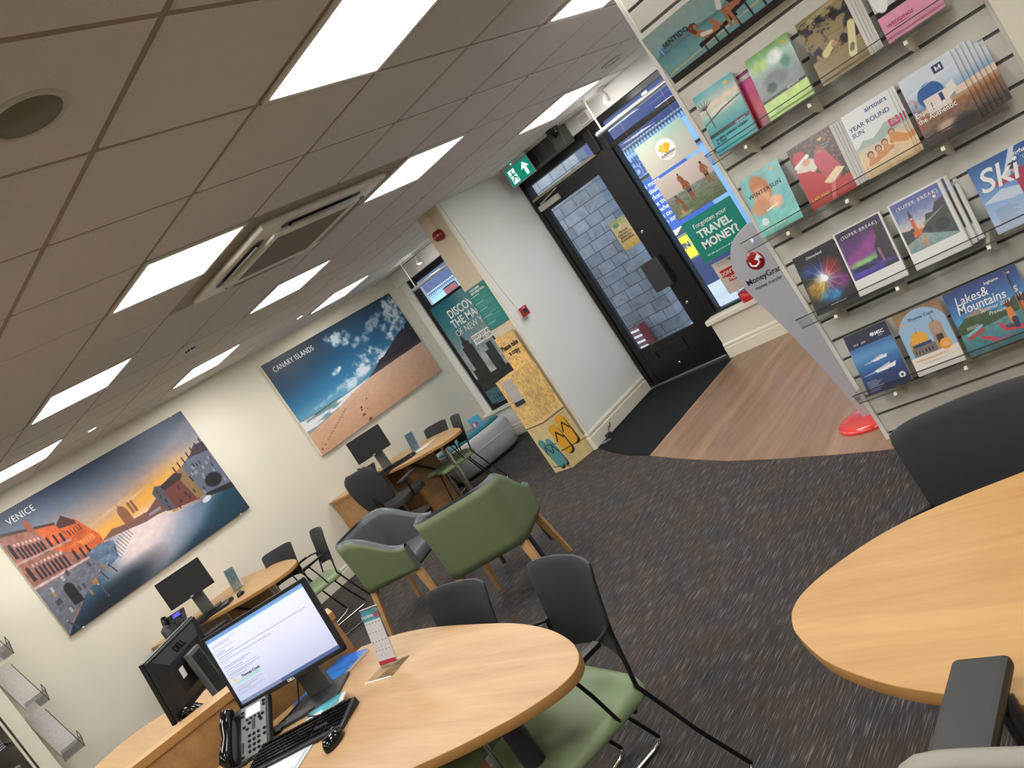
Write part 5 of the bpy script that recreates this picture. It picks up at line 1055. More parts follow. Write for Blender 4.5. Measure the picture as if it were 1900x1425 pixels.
    t = thing('door_sticker', 'small sandy card on the door glass reading WE LOOK FORWARD TO SEEING YOU', 'card', (3.665, 6.022, 1.33)); p = Pic(.20, .30, 400); p.grad([(0, (190, 160, 90)), (.5, (214, 192, 140)), (.75, (206, 190, 150)), (1, (150, 164, 120))]); p.ell(.3, .82, .12, .07, (60, 140, 90), .7, .6); p.vary(.15, 10, 14, 6); p.obj('print', t, M['print']); box('backing', M['paper'], 0, .20, .001, .002, 0, .30, t)
    text(t, 'WE LOOK\nFORWARD TO\nSEEING YOU\nAGAIN SOON', .028, .10, .165, M['tblack'], bold=.03, sx=.9)
    # red collection box on the sill
    t = thing('collection_box', 'red and clear charity collection box on the right window sill', 'box', (4.56, 5.93, .405)); m = MB(); m.lathe([(.075, 0), (.08, .01), (.08, .09), (.06, .10)], 24); m.obj('red_base', M['redl'], t); MB().lathe([(.07, .10), (.09, .17), (.085, .21), (.07, .215)], 24).obj('clear_top', M['acry'], t)
    # card floor stand
    t = thing('floor_stand', 'sandstone patterned card floor stand with printed flip flops by the pillar', 'display stand', (0, 0, 0))
    A, B, Cc, D = (2.70, 4.565), (2.955, 4.535), (3.055, 4.775), (2.72, 4.775)
    p1 = Pic(.257, 1.0, 330); p2 = Pic(.26, 1.0, 330); p0 = Pic(.25, .34, 330)
    for p, sd in ((p1, 1), (p2, 5), (p0, 8)):
        p.rect(0, 1, 0, 1, (222, 186, 118)); p.vary(.2, 12, 26, sd); n = p.noise(24, 50, 3, sd+1); p.blend(np.clip((n-.62)*8, 0, .35), (160, 116, 62)); p.blend(np.clip((.38-n)*8, 0, .3), (240, 216, 160))
    for p in (p1, p2): p.rect(0, 1, 0, .485, (216, 194, 142)); p.vary(.10, 6, 10, 3, (p.Y < .485)*1.0); p.blend(((p.Y < .49) & (p.Y > .478))*1.0, (24, 20, 16)); p.rect(0, 1, .485, .52, (232, 208, 156), .6)
    def flop(p, x, y, ang, c, L=.155):
        dx, dy = math.sin(ang), math.cos(ang); a = p.a
        p.limb(x+.08, y-.02, x+.08+dx*L/a, y-.02+dy*L, .038, .030, (30, 22, 18), .85); p.limb(x, y, x+dx*L/a, y+dy*L, .040, .046, c); p.ell(x+dx*L*.5/a, y+dy*L*.5, .03, .06, c, 1, .1, -ang)
        tx, ty = x+dx*L*.85/a, y+dy*L*.85; p.limb(tx, ty, x-.15+dx*L*.5/a, y+dy*L*.5, .006, .006, (30, 26, 24)); p.limb(tx, ty, x+.15+dx*L*.5/a, y+dy*L*.5, .006, .006, (30, 26, 24))
    T_, Y_ = (90, 150, 152), (232, 168, 50)
    flop(p1, .50, .07, -.25, T_, .24); flop(p1, .78, .09, -.15, T_, .20); flop(p2, .25, .16, -.08, Y_, .22); flop(p2, .62, .20, -.05, Y_, .22); p1.limb(.1, .06, .95, .02, .004, .003, (30, 24, 18)); p2.limb(.0, .18, 1, .14, .004, .003, (30, 24, 18)); p1.limb(.35, .28, 1, .26, .004, .003, (30, 24, 18))
    p1.rect(.30, .86, .715, .975, (176, 172, 162)); 
    def face(pic, a, b, z0, nm):
        an = math.atan2(b[1]-a[1], b[0]-a[0]); return pic.obj(nm, t, M['print'], (0, 0, 0), Matrix.Translation((a[0], a[1]-.0015, z0)) @ Matrix.Rotation(an, 4, 'Z'))
    face(p1, A, B, 0, 'front_face'); face(p2, B, Cc, 0, 'angled_face')
    MB().prism([(A[0]+.002, A[1]), (B[0], B[1]+.002), (Cc[0]-.003, Cc[1]), (D[0], D[1])], 0, .998).obj('body', M['sand'], t)
    p0.obj('top_panel', t, M['print'], (2.80, 4.757, .99)); box('top_back', M['sand'], 2.80, 3.05, 4.758, 4.772, .99, 1.33, t)
    box('leaflet_window', M['greyp'], 2.777, 2.923, 4.538, 4.57, .715, .975, t); box('leaflets', M['dgrey'], 2.785, 2.915, 4.534, 4.56, .72, .76, t)
    text(t, 'Please take', .066, 2.925, 1.195, M['tblack'], y=4.755, bold=.03, sx=.78, rot=.03); text(t, 'a copy', .066, 2.935, 1.13, M['tblack'], y=4.755, bold=.03, sx=.8)

# ---------------------------------------------------------------- slatwall display and its brochures
SW = (6.351, 3.098); SR = .056
def sw_root(name, lab, cat, u, n, z, group=None, extra=0):
    c, s = math.cos(SR), math.sin(SR); return thing(name, lab, cat, (SW[0]+c*u+s*n, SW[1]+s*u-c*n, z), SR+extra, group)
def slatwall():
    t = sw_root('slatwall_panel', 'tall grey slatwall display board with white side posts on the right', 'display board', 0, 0, 0)
    m = MB(); zt = 2.406+.108; k = 0
    for i in range(25):
        z1 = zt-.108*i-.007; z0 = z1-.094
        if z0 < .02: z0 = .02
        m.box(-.018, 1.188, 0, .018, z0, z1)
        if z0 <= .02: break
    m.obj('slats', M['slat'], t, .002)
    box('groove_board', M['slot'], -.018, 1.188, .012, .03, .02, 2.60, t); box('back_board', M['slat'], -.018, 1.188, .03, .06, .0, 2.60, t)
    m = MB(); m.box(-.034, -.012, -.008, .065, 0, 2.6); m.obj('side_post', M['white'], t, .002); m = MB(); m.box(1.18, 1.202, -.008, .065, 0, 2.6); m.obj('side_post', M['white'], t, .002)
    struct(box('wall_display', M['wall'], 7.57, 7.60, 3.0, 3.6, 0, H)); struct(box('wall_display', M['wall'], 7.585, 10.2, 3.13, 3.25, 0, H))
    struct(box('trim_7', M['gloss'], 7.56, 7.585, 3.12, 3.16, 0, H))
    rows = [(1.612, 0.0, 1.10, (.175, .494, .914), 'top'), (1.178, -.075, 1.10, (.134, .425, .841), 'second'), (.732, -.045, 1.12, (.121, .416, .804), 'third'), (.280, -.005, 1.12, (.168, .49, .85), 'lowest')]
    for z, u0, u1, br, nm in rows:
        t = sw_root('acrylic_shelf', 'clear acrylic brochure shelf on the grey display board, %s row' % nm, 'shelf', 0, 0, z, 'acrylic shelves on the display board')
        m = MB(); P = [(0, .0), (-.004, .015), (-.135, -.004), (-.155, .05)]
        m.add([(u0, -.002, .10), (u1, -.002, .10), (u1, -.004, .008), (u0, -.004, .008), (u1, -.125, -.008), (u0, -.125, -.008), (u1, -.148, .045), (u0, -.148, .045)], [(0, 3, 2, 1), (3, 5, 4, 2), (5, 7, 6, 4)]); m.obj('tray', M['acry'], t)
        for ue in (u0, u1): MB().add([(ue, -.004, .008), (ue, -.125, -.008), (ue, -.148, .045), (ue, -.004, .03)], [(0, 1, 2, 3)]).obj('tray_end', M['acry'], t)
        m = MB(); m.box(u0, u1, -.1515, -.1475, .043, .047); m.obj('lip_edge', M['acryedge'], t); m = MB(); m.box(u0, u1, -.129, -.124, -.012, -.007); m.obj('fold_edge', M['slot'], t)
        for b in br:
            m = MB(); V = [(0, .015), (-.125, -.014), (-.135, -.030), (-.08, -.060), (0, -.078)]; n = len(V)
            m.add([(b-.008, y, z_) for y, z_ in V]+[(b+.008, y, z_) for y, z_ in V], [tuple(range(n)), tuple(range(n, 2*n))[::-1]]+[((i+1) % n, i, n+i, n+(i+1) % n) for i in range(n)]); m.obj('bracket', M['gloss'], t, .001)
    # header sign
    t = sw_root('header_sign', 'wide seaside sign with two bathers on loungers at the top of the grey display board', 'sign', .03, .075, 2.005); t.rotation_euler = (-.0, 0, SR)
    p = Pic(.64, .25, 520); p.grad([(0, (34, 34, 32)), (.12, (44, 40, 36)), (.13, (120, 164, 166)), (.3, (120, 168, 172)), (.55, (96, 148, 156)), (.57, (140, 178, 180)), (1, (158, 180, 174))])
    p.poly([(0, .52), (.08, .66), (.16, .73), (.26, .72), (.36, .60), (.5, .56), (.7, .66), (1, .60), (1, .52)], (84, 128, 136), .75); p.poly([(.02, .20), (.9, .30), (.9, .27), (.02, .17)], (206, 186, 140), .8)
    S_, Kk = (176, 118, 84), (30, 26, 26)
    p.poly([(.30, .22), (.62, .30), (.62, .36), (.30, .30)], Kk); 
    for x in (.33, .42, .50, .60): p.limb(x, .08, x, .30, .014, .014, Kk)
    p.limb(.38, .36, .47, .34, .05, .04, S_); p.limb(.38, .36, .33, .50, .06, .06, S_); p.limb(.47, .34, .455, .52, .035, .03, S_); p.limb(.455, .52, .50, .34, .03, .025, S_); p.limb(.33, .50, .30, .62, .03, .025, (110, 66, 44)); p.limb(.30, .62, .335, .66, .025, .02, (110, 66, 44)); p.ell(.345, .60, .055, .065, (90, 58, 40)); p.ell(.348, .585, .036, .045, S_); p.limb(.36, .40, .42, .36, .04, .03, (226, 220, 210))
    p.poly([(.56, .34), (.9, .46), (.9, .54), (.56, .42)], Kk); 
    for x in (.60, .70, .80): p.limb(x, .14, x, .40, .016, .016, Kk)
    p.limb(.66, .50, .60, .85, .07, .08, (40, 32, 34)); p.limb(.66, .48, .56, .52, .05, .04, S_); p.limb(.56, .52, .55, .22, .035, .025, S_); p.limb(.68, .5, .585, .46, .05, .04, S_); p.limb(.585, .46, .59, .20, .035, .025, S_); p.limb(.60, .84, .555, .60, .028, .022, S_); p.ell(.575, .97, .05, .07, (70, 44, 34)); p.limb(.55, .60, .57, .72, .05, .04, (230, 226, 222))
    p.ell(.065, .62, .050, .05, (58, 146, 200), 1, .1); p.limb(.062, .70, .068, .55, .009, .009, (170, 200, 210)); p.vary(.06, 30, 10, 3)
    tilt = Matrix.Rotation(.26, 4, 'X') @ Matrix.Translation((0, 0, 0)); p.obj('print', t, M['print'], (0, 0, 0), tilt); MB().box(0, .64, .001, .006, 0, .25, tilt).obj('board', M['white'], t)
    text(t, 'SENTIDO', .031, 0, 0, M['tblack'], M2=tilt @ Matrix.Translation((.128, -.0012, .155)) @ FR, bold=.01, space=1.1); text(t, 'HOTELS & RESORTS', .010, 0, 0, M['tgrey'], M2=tilt @ Matrix.Translation((.140, -.0012, .14)) @ FR)

def heart(p, x, y, s=.03, c=(240, 180, 40)):
    for q in (-1, 1): p.ell(x+q*s*.5/p.a, y+s*.3, s*.62, s*.62, c, 1, .15)
    p.poly([(x-s*1.0/p.a, y+s*.2), (x+s*1.0/p.a, y+s*.2), (x, y-s*1.1)], c)
TILT = .33
def brochure(lab, u, z, pic, w=.21, h=.297, th=.02, n=.122, texts=(), paper='paper', rot=0, group='brochures on the display board', bend=0, copies=0, cdx=.012, clab=''):
    t = sw_root('brochure', lab, 'brochure', u, n, z, group); mt = Matrix.Rotation(-TILT, 4, 'X') @ Matrix.Rotation(rot, 4, 'Y')
    cv = (lambda X, Y: -bend*np.clip(Y-.55, 0, 1)**2*np.clip(1.2-X, 0, 1)) if bend else None
    th = .006 if copies == 6 else .003 if copies and w < .23 else (.02 if copies else th)
    pic.obj('cover', t, None, (-w/2, 0, 0), mt, cv); m = MB(); m.box(-w/2, w/2, .001, th, .001, h-.001, mt); m.obj('pages', M[paper], t)
    for (s, size, x, zz, m_, kw) in texts:
        text(t, s, size, 0, 0, M[m_], M2=mt @ Matrix.Translation((x, -.0014, zz)) @ FR, **kw)
    order = ['right behind the front copy', 'third from the front', 'fourth from the front', 'fifth from the front', 'sixth from the front', 'last of the fan']
    for k in range(copies):
        c = sw_root('brochure', clab+(', '+order[k] if copies > 1 else ''), 'brochure', u+cdx*(k+1), n-(.0085 if copies == 6 else .0048 if w < .23 else .02)*(k+1), z+.0005*(k+1), group)
        for ch in t.children:
            if ch.name.split('.')[0] in ('cover', 'pages'): copy_tree(ch, c)
    return t
def B(w=.21, h=.297, res=420): return Pic(w, h, res)
def brochures():
    W = dict(bold=.02); L = dict(align='LEFT')
    z1, z2, z3, z4 = 1.622, 1.188, .742, .290
    # top row
    p = B(); p.grad([(0, (40, 160, 170)), (.28, (40, 160, 170)), (.281, (24, 30, 34)), (.34, (24, 30, 34)), (.341, (60, 150, 160)), (.6, (150, 190, 180)), (.75, (230, 206, 186)), (1, (60, 160, 170))]); p.ell(.5, .62, .25, .05, (240, 222, 200), .8, .8); p.poly([(0, .52), (.5, .62), (1, .66), (1, .64), (.5, .59), (0, .50)], (60, 60, 60), .8); p.limb(.2, .4, .16, .74, .008, .006, (40, 40, 40))
    for a in range(7): an = .5+a*.42; p.limb(.16, .74, .16+.22*math.cos(an), .74+.11*math.sin(an)+.02, .01, .003, (30, 50, 50))
    heart(p, .8, .92, .03); p.vary(.08, 6, 8, 4)
    brochure('teal Indian Ocean brochure with a palm beach, leftmost in the top row', .150, z1, p, texts=[('DUBAI, INDIAN OCEAN\n& GOA', .016, -.085, .06, 'tblack', dict(L, bold=.02)), ('signature', .014, .055, .085, 'ttext', dict(shear=.3))], bend=.05)
    p = B(); p.grad([(0, (120, 30, 60)), (.3, (200, 60, 80)), (.6, (200, 60, 120)), (1, (170, 70, 160))]); p.vary(.2, 4, 5, 3); brochure('pink and purple brochure peeping out behind the teal palm beach one', .215, z1, p, n=.075)
    p = B(); p.grad([(0, (176, 214, 110)), (.26, (186, 218, 120)), (.265, (30, 34, 30)), (.30, (30, 34, 30)), (.305, (130, 140, 140)), (.6, (160, 176, 172)), (.8, (190, 226, 214)), (1, (120, 170, 90))]); p.ell(.45, .5, .2, .12, (120, 128, 130), .8, .5); p.ell(.3, .42, .08, .07, (40, 70, 60), .8, .5); p.ell(.25, .8, .12, .08, (190, 220, 120), .8, .8); p.ell(.75, .65, .07, .1, (90, 150, 130), .8, .6); p.ell(.6, .8, .12, .1, (244, 250, 246), .9, .6); heart(p, .88, .90, .03); p.vary(.12, 8, 8, 9)
    brochure('pale green brochure with a white garden bed, second in the top row', .430, z1, p, texts=[('signature', .016, .04, .083, 'ttext', dict(shear=.3))])
    p = B(); p.rect(0, 1, 0, 1, (150, 132, 96)); p.vary(.12, 3, 30, 4)
    n = p.noise(6, 8, 4, 12); p.blend(np.clip((n-.47)*9, 0, 1)*(p.Y > .35)*(p.Y < .95), (44, 42, 46)); p.limb(.75, .18, .93, .55, .055, .05, (222, 216, 160)); p.limb(.30, .38, .48, .46, .05, .045, (214, 208, 150)); p.limb(.76, .23, .80, .28, .03, .03, (120, 116, 100)); p.ell(.52, .43, .045, .045, (150, 112, 84), 1, .05); p.ell(.52, .44, .038, .038, (186, 144, 112), 1, .05); p.limb(.1, .9, .9, .98, .03, .03, (196, 182, 130), .6)
    brochure('brown deck brochure with two cream sun loungers, third in the top row', .690, z1, p, w=.225, texts=[('Signature', .038, .0, .235, 'tblack', dict(shear=.35, sx=.8))], copies=3, clab='brown sun lounger brochure copy')
    p = B(w=.225); p.grad([(0, (222, 150, 176)), (.36, (228, 156, 182)), (.365, (22, 20, 20)), (.44, (22, 20, 20)), (.445, (200, 206, 204)), (1, (210, 214, 208))]); p.ell(.4, .62, .1, .1, (190, 140, 110), 1, .3); p.ell(.15, .6, .1, .2, (236, 236, 234)); p.vary(.04, 5, 5, 2)
    brochure('pink banded weddings brochure, rightmost in the top row', .975, z1, p, w=.225, texts=[('WEDDINGS', .020, -.04, .055, 'tpink', dict(bold=.01)), ('AND CELEBRATIONS', .007, -.04, .045, 'tpink', {})])
    # second row
    p = B(); p.grad([(0, (130, 206, 190)), (.4, (120, 190, 190)), (1, (140, 196, 196))]); p.ell(.40, .72, .14, .24, (196, 128, 84), 1, .3, .3); p.ell(.35, .60, .13, .16, (226, 168, 130), 1, .4, .2); p.ell(.6, .42, .12, .10, (232, 180, 150), 1, .4); p.ell(.25, .45, .16, .12, (216, 150, 110), .9, .5); p.limb(.35, .36, .6, .38, .012, .01, (240, 236, 230)); p.ell(.2, .22, .06, .06, (210, 230, 226)); p.vary(.12, 6, 8, 6); heart(p, .80, .90, .025)
    brochure('aqua winter sun brochure with a sunbathing swimmer, leftmost in the second row', .120, z2, p, w=.20, texts=[('WINTERSUN', .027, -.0, .19, 'tblack', dict(bold=.005, space=1.15)), ('TOP', .02, -.06, .045, 'ttext', W), ('WINTER WARMERS', .012, -.02, .02, 'ttext', {})])
    p = B(); p.rect(0, 1, 0, 1, (60, 36, 26)); n = p.noise(22, 28, 3, 7); p.blend(np.clip((n-.58)*9, 0, .8), (170, 90, 50)); p.ell(.25, .62, .17, .13, (224, 214, 200), 1, .2); p.ell(.18, .80, .11, .10, (190, 30, 36), 1, .1, .5); p.limb(.05, .70, .35, .78, .03, .03, (238, 234, 226)); p.ell(.28, .70, .06, .05, (214, 160, 130)); p.poly([(0, .24), (0, .62), (.3, .55), (.6, .35), (.7, .24)], (186, 32, 40)); p.ell(.62, .72, .09, .09, (150, 90, 56), 1, .1); p.ell(.61, .68, .07, .07, (226, 172, 146)); p.limb(.6, .62, .7, .38, .12, .14, (190, 60, 80)); p.poly([(.45, .30), (.8, .42), (.95, .36), (.6, .22)], (230, 210, 170)); p.rect(0, 1, 0, .24, (180, 34, 36)); p.limb(.5, .0, .62, .24, .03, .03, (220, 150, 140), .6); heart(p, .72, .90, .03)
    brochure('red Christmas brochure with a bearded figure in red, second row', .392, z2, p, w=.225, texts=[('LAPLAND', .02, -.055, .035, 'tyel', dict(bold=.01)), ('Thomas\nCook', .012, .05, .235, 'ttext', {})], copies=3, clab='red Christmas brochure copy')
    p = B(); p.grad([(0, (214, 184, 140)), (.3, (226, 200, 158)), (.45, (200, 190, 170)), (.5, (216, 224, 222)), (1, (226, 226, 226))]); p.poly([(0, .44), (.2, .54), (.4, .50), (.7, .62), (1, .60), (1, .48), (.5, .42)], (160, 180, 170)); p.vary(.1, 10, 12, 4, (p.Y < .35)*1.0)
    for x, y, hc in ((.22, .28, (80, 50, 30)), (.40, .31, (40, 30, 30)), (.55, .34, (90, 60, 40)), (.74, .42, (110, 70, 40))): p.limb(x-.05, y-.09, x+.10, y-.08, .035, .03, (200, 130, 80)); p.limb(x, y-.06, x, y, .05, .03, (206, 138, 92)); p.ell(x, y+.03, .045, .05, hc); p.ell(x, y+.02, .032, .038, (214, 156, 114))
    p.limb(.76, .36, .94, .28, .07, .05, (210, 140, 70)); p.rect(.76, .97, .50, .62, (190, 50, 96))
    brochure('white YEAR ROUND SUN brochure with a family lying on sand, second row', .650, z2, p, texts=[('airtours', .030, .04, .262, 'tblue', dict(bold=.005)), ('YEAR ROUND\nSUN', .028, -.095, .215, 'tblue', L), ('FREE\nCHILD\nPLACES', .009, .078, .178, 'ttext', W)], copies=2, clab='white family on sand brochure copy')
    p = B(); p.grad([(0, (60, 52, 50)), (.2, (110, 90, 74)), (.36, (150, 104, 72)), (.42, (190, 150, 116)), (.5, (120, 156, 196)), (.7, (200, 212, 226)), (1, (216, 224, 232))]); p.ell(.42, .62, .17, .17, (36, 92, 160), 1, .05); p.rect(.26, .68, .38, .60, (228, 216, 206)); p.poly([(.66, .45), (.86, .52), (.84, .66), (.70, .62)], (232, 222, 214)); p.rect(.54, .60, .46, .58, (40, 60, 110)); p.rect(.80, 1, .44, .54, (226, 206, 186))
    for k in range(3): p.rect(.35, .37, .42+.035*k, .445+.035*k, (90, 70, 64))
    p.vary(.25, 18, 26, 9, (p.Y < .4)*1.0); n = p.noise(16, 20, 3, 3); p.blend(np.clip((n-.45)*6, 0, 1)*np.clip(1-((p.X-.02)/.24)**2-((p.Y-.42)/.3)**2, 0, 1), (170, 80, 50)); p.ell(.45, .15, .12, .06, (226, 190, 160), .7, .7); p.ell(.75, .10, .16, .08, (50, 48, 50), .8, .5); p.rect(.62, .80, .83, .95, (34, 46, 96)); p.rect(.66, .68, .86, .92, (230, 230, 236)); p.rect(.74, .76, .86, .92, (230, 230, 236)); p.limb(.67, .92, .71, .87, .007, .007, (230, 230, 236)); p.limb(.75, .92, .71, .87, .007, .007, (230, 230, 236)); p.limb(.1, .74, .95, .83, .006, .004, (250, 250, 252), .7)
    brochure('Greek blue dome brochure reading Experience the Authentic, front copy of the fan', .905, z2, p, texts=[('Experience\nthe Authentic', .030, -.10, .125, 'ttext', dict(L, bold=.01, sx=.9))], copies=6, cdx=.018, clab='Greek blue dome brochure copy in the fan', n=.128, paper='orangep')
    # third row
    p = B(); p.rect(0, 1, 0, 1, (22, 22, 26)); n = p.noise(8, 10, 4, 2); p.ell(.5, .5, .14, .13, (226, 236, 250), .95, 1.0); p.ell(.25, .38, .16, .14, (222, 170, 50), .75, 1.0); p.ell(.5, .22, .16, .10, (50, 150, 220), .75, 1.0); p.ell(.78, .38, .16, .13, (150, 60, 140), .7, 1.0); p.ell(.72, .64, .14, .12, (190, 40, 40), .75, 1.0); p.ell(.30, .70, .18, .10, (40, 70, 150), .75, 1.0); p.vary(.4, 10, 12, 5)
    for a in range(14): an = a*PI/7+.1; p.limb(.5+.14*math.cos(an), .5+.10*math.sin(an), .5+.5*math.cos(an), .5+.36*math.sin(an), .006, .002, (220, 226, 240), .4)
    p.ell(.5, .5, .05, .05, (250, 252, 255)); brochure('black brochure with a burst of coloured light, leftmost in the third row', .145, z3, p, w=.20, texts=[('Disneyland', .018, 0, .262, 'ttext', dict(shear=.1)), ('FROM PARIS WITH LIGHT', .007, .02, .02, 'ttext', {})])
    def framed(fn):
        p = B(w=.225, h=.31); p.rect(0, 1, 0, 1, (226, 224, 222)); q = Pic(.205, .23, 420); fn(q); ny, nx = q.c.shape[:2]; y1 = p.ny-int(.025*p.ny); x0 = (p.nx-nx)//2; y0 = y1-ny; p.c[y0:y1, x0:x0+nx] = q.c; return p
    def aur(q):
        q.grad([(0, (60, 44, 130)), (.22, (50, 44, 110)), (.26, (130, 170, 120)), (.4, (110, 60, 130)), (.7, (86, 46, 110)), (1, (40, 26, 60))]); q.ell(.45, .5, .5, .12, (160, 60, 150), .7, 1.0, .5); q.ell(.3, .27, .22, .05, (150, 220, 120), .8, 1.0); q.poly([(.62, .15), (.66, .45), (.78, .62), (.80, .8), (1, .85), (1, .0), (.7, .0)], (40, 28, 40)); q.limb(.72, .38, .74, .12, .025, .02, (150, 90, 140)); q.ell(.4, .1, .5, .06, (80, 70, 180), .7, .8); q.poly([(.05, .2), (.3, .22), (.5, .17), (.6, .12), (.1, .12)], (30, 26, 70)); q.vary(.2, 8, 10, 4)
    brochure('purple northern lights brochure with a white border, second in the third row', .372, z3, framed(aur), w=.225, h=.31, texts=[('(SUPER·BREAK)', .021, 0, .268, 'ttext', dict(space=1.25)), ('Northern Lights', .008, 0, .025, 'tgrey', {})])
    def lon(q):
        q.grad([(0, (120, 150, 150)), (.25, (140, 160, 150)), (.38, (220, 176, 150)), (.5, (190, 190, 196)), (.75, (110, 124, 176)), (1, (84, 92, 160))]); q.poly([(0, .18), (0, .45), (.15, .42), (.22, .44), (.34, .38), (.34, .26)], (44, 50, 44)); q.limb(.285, .30, .27, .62, .035, .032, (206, 96, 46)); q.poly([(.235, .62), (.32, .62), (.28, .82)], (60, 50, 56)); q.ell(.278, .61, .02, .02, (244, 220, 150)); q.poly([(.2, .24), (.2, .36), (.40, .36), (.42, .28)], (210, 100, 40)); q.poly([(.35, .30), (.5, .42), (.75, .5), (1, .6), (1, .02), (.8, .1), (.5, .22)], (52, 58, 52)); q.ell(.78, .28, .13, .11, (24, 28, 28), 1, .05); q.ell(.52, .30, .05, .05, (28, 32, 30)); q.poly([(.45, .44), (1, .66), (1, .60), (.45, .38)], (110, 128, 112), .7); q.poly([(.5, .45), (.56, .58), (.7, .56), (.8, .7), (1, .75), (1, .6)], (56, 52, 56)); q.ell(.35, .12, .06, .10, (220, 140, 90), .6, 1.0); q.ell(.85, .8, .03, .03, (250, 236, 200)); q.vary(.15, 20, 20, 8)
    brochure('white bordered brochure with a lit clock tower by a bridge, third row', .637, z3, framed(lon), w=.232, h=.31, th=.03, texts=[('(SUPER·BREAK)', .022, 0, .268, 'ttext', dict(space=1.25)), ('UK & European Short Breaks', .008, 0, .025, 'tgrey', {})], copies=2, cdx=.024, clab='clock tower brochure copy')
    p = B(w=.26); p.grad([(0, (196, 206, 230)), (.35, (150, 180, 220)), (.5, (120, 160, 210)), (1, (30, 84, 150))]); p.poly([(0, .45), (.3, .55), (.55, .50), (.8, .66), (1, .6), (1, .35), (.4, .38)], (214, 222, 236), .8); p.poly([(.35, .62), (.62, 1), (.70, 1), (.45, .6)], (232, 236, 240), .85)
    p.limb(.66, .36, .64, .62, .10, .09, (170, 44, 76)); p.limb(.60, .62, .24, .64, .04, .03, (180, 48, 80)); p.limb(.68, .64, 1.0, .84, .05, .035, (170, 44, 76)); p.ell(.58, .74, .055, .06, (206, 160, 140)); p.ell(.575, .775, .065, .045, (36, 40, 60)); p.limb(.68, .34, .78, .1, .06, .05, (60, 62, 66)); p.ell(.22, .64, .022, .022, (40, 42, 50))
    for k in range(9): p.rect(.1, .42-.04*(k % 3), .12+k*.024, .127+k*.024, (90, 100, 140), .6)
    brochure('blue Ski brochure with a red jacketed skier, right end of the third row', .985, z3-.005, p, w=.26, texts=[('Ski', .13, -.045, .175, 'ttext', dict(bold=.01, shear=.25)), ('Inghams', .024, .07, .262, 'ttext', dict(bold=.02, shear=.15)), ("'18/'19", .018, .08, .238, 'ttext', {})])
    # lowest row
    p = B(); p.grad([(0, (30, 44, 84)), (.22, (34, 56, 104)), (.4, (46, 100, 160)), (.6, (90, 150, 200)), (.76, (60, 110, 170)), (.765, (26, 34, 66)), (1, (24, 30, 58))]); p.vary(.08, 4, 14, 3)
    for x, y, s_ in ((.55, .50, .8), (.58, .33, 1.1)): p.poly([(x-.22*s_, y), (x+.25*s_, y+.03*s_), (x+.2*s_, y-.03*s_), (x-.18*s_, y-.04*s_)], (236, 238, 242)); p.poly([(x-.15*s_, y+.01), (x+.12*s_, y+.05*s_), (x+.14*s_, y+.02), (x-.15*s_, y-.01)], (200, 204, 212)); p.limb(x-.22*s_, y-.02, x-.45*s_, y-.03, .012, .004, (190, 216, 236), .8)
    for k in range(7): p.rect(.08, .30+.06*(k % 3), .04+k*.025, .048+k*.025, (200, 210, 226), .7)
    p.ell(.86, .13, .05, .05, (220, 224, 232), 1, .1); p.ell(.86, .13, .022, .022, (40, 56, 96)); p.ell(.62, .88, .035, .03, (220, 224, 232), 1, .2)
    brochure('navy brochure with two white cruise ships, leftmost in the lowest row', .160, z4, p, texts=[('MSC', .024, .06, .252, 'ttext', W), ('CRUISES', .006, .06, .243, 'ttext', {}), ('2019    2020', .012, -.045, .238, 'ttext', {})])
    p = B(); p.rect(0, 1, 0, 1, (150, 112, 76)); p.vary(.2, 8, 10, 2); p.ell(.5, .52, .40, .46, (150, 184, 214), 1, .02); p.rect(.09, .95, .30, .55, (156, 188, 216)); p.limb(.30, .44, .30, .47, .14, .14, (196, 148, 50)); p.ell(.33, .52, .13, .13, (226, 168, 50), 1, .05); p.rect(.14, .55, .42, .47, (40, 60, 110)); p.rect(.1, .6, .28, .42, (120, 110, 100)); p.limb(.33, .62, .33, .72, .004, .002, (120, 100, 60)); p.rect(.60, .86, .26, .62, (170, 140, 116)); p.ell(.73, .62, .09, .10, (176, 146, 124)); p.limb(.73, .70, .73, .84, .006, .003, (90, 80, 80)); p.rect(.66, .80, .34, .50, (60, 50, 40))
    for k in range(6): p.rect(.14+.07*k, .17+.07*k, .31, .37, (50, 44, 50))
    p.rect(0, 1, 0, .28, (226, 220, 210)); p.ell(.78, .33, .085, .085, (240, 166, 50), 1, .05); heart(p, .17, .80, .022)
    brochure('pale brochure with a golden dome seen through an arch, lowest row', .402, z4, p, texts=[('Thomas Cook', .020, .01, .245, 'tblack', dict(bold=.0)), ('TOURS', .008, -.02, .235, 'tgrey', {}), ('WORLDWIDE JOURNEYS', .013, -.015, .06, 'torange', {}), ('Escorted tours and small group adventures', .006, -.01, .045, 'tgrey', {}), ('NEW\nTOURS', .01, .058, .10, 'ttext', {})])
    p = B(w=.255); p.grad([(0, (50, 110, 120)), (.3, (80, 140, 146)), (.42, (90, 150, 150)), (.5, (70, 150, 190)), (.62, (60, 130, 190)), (1, (24, 52, 120))]); p.poly([(0, .45), (.2, .58), (.45, .60), (.6, .52), (.8, .50), (1, .62), (1, .40), (.3, .34), (0, .34)], (60, 84, 50)); p.poly([(.15, .56), (.4, .63), (.6, .58), (.5, .54)], (150, 140, 120)); p.vary(.2, 16, 20, 7, (p.Y < .6)*1.0)
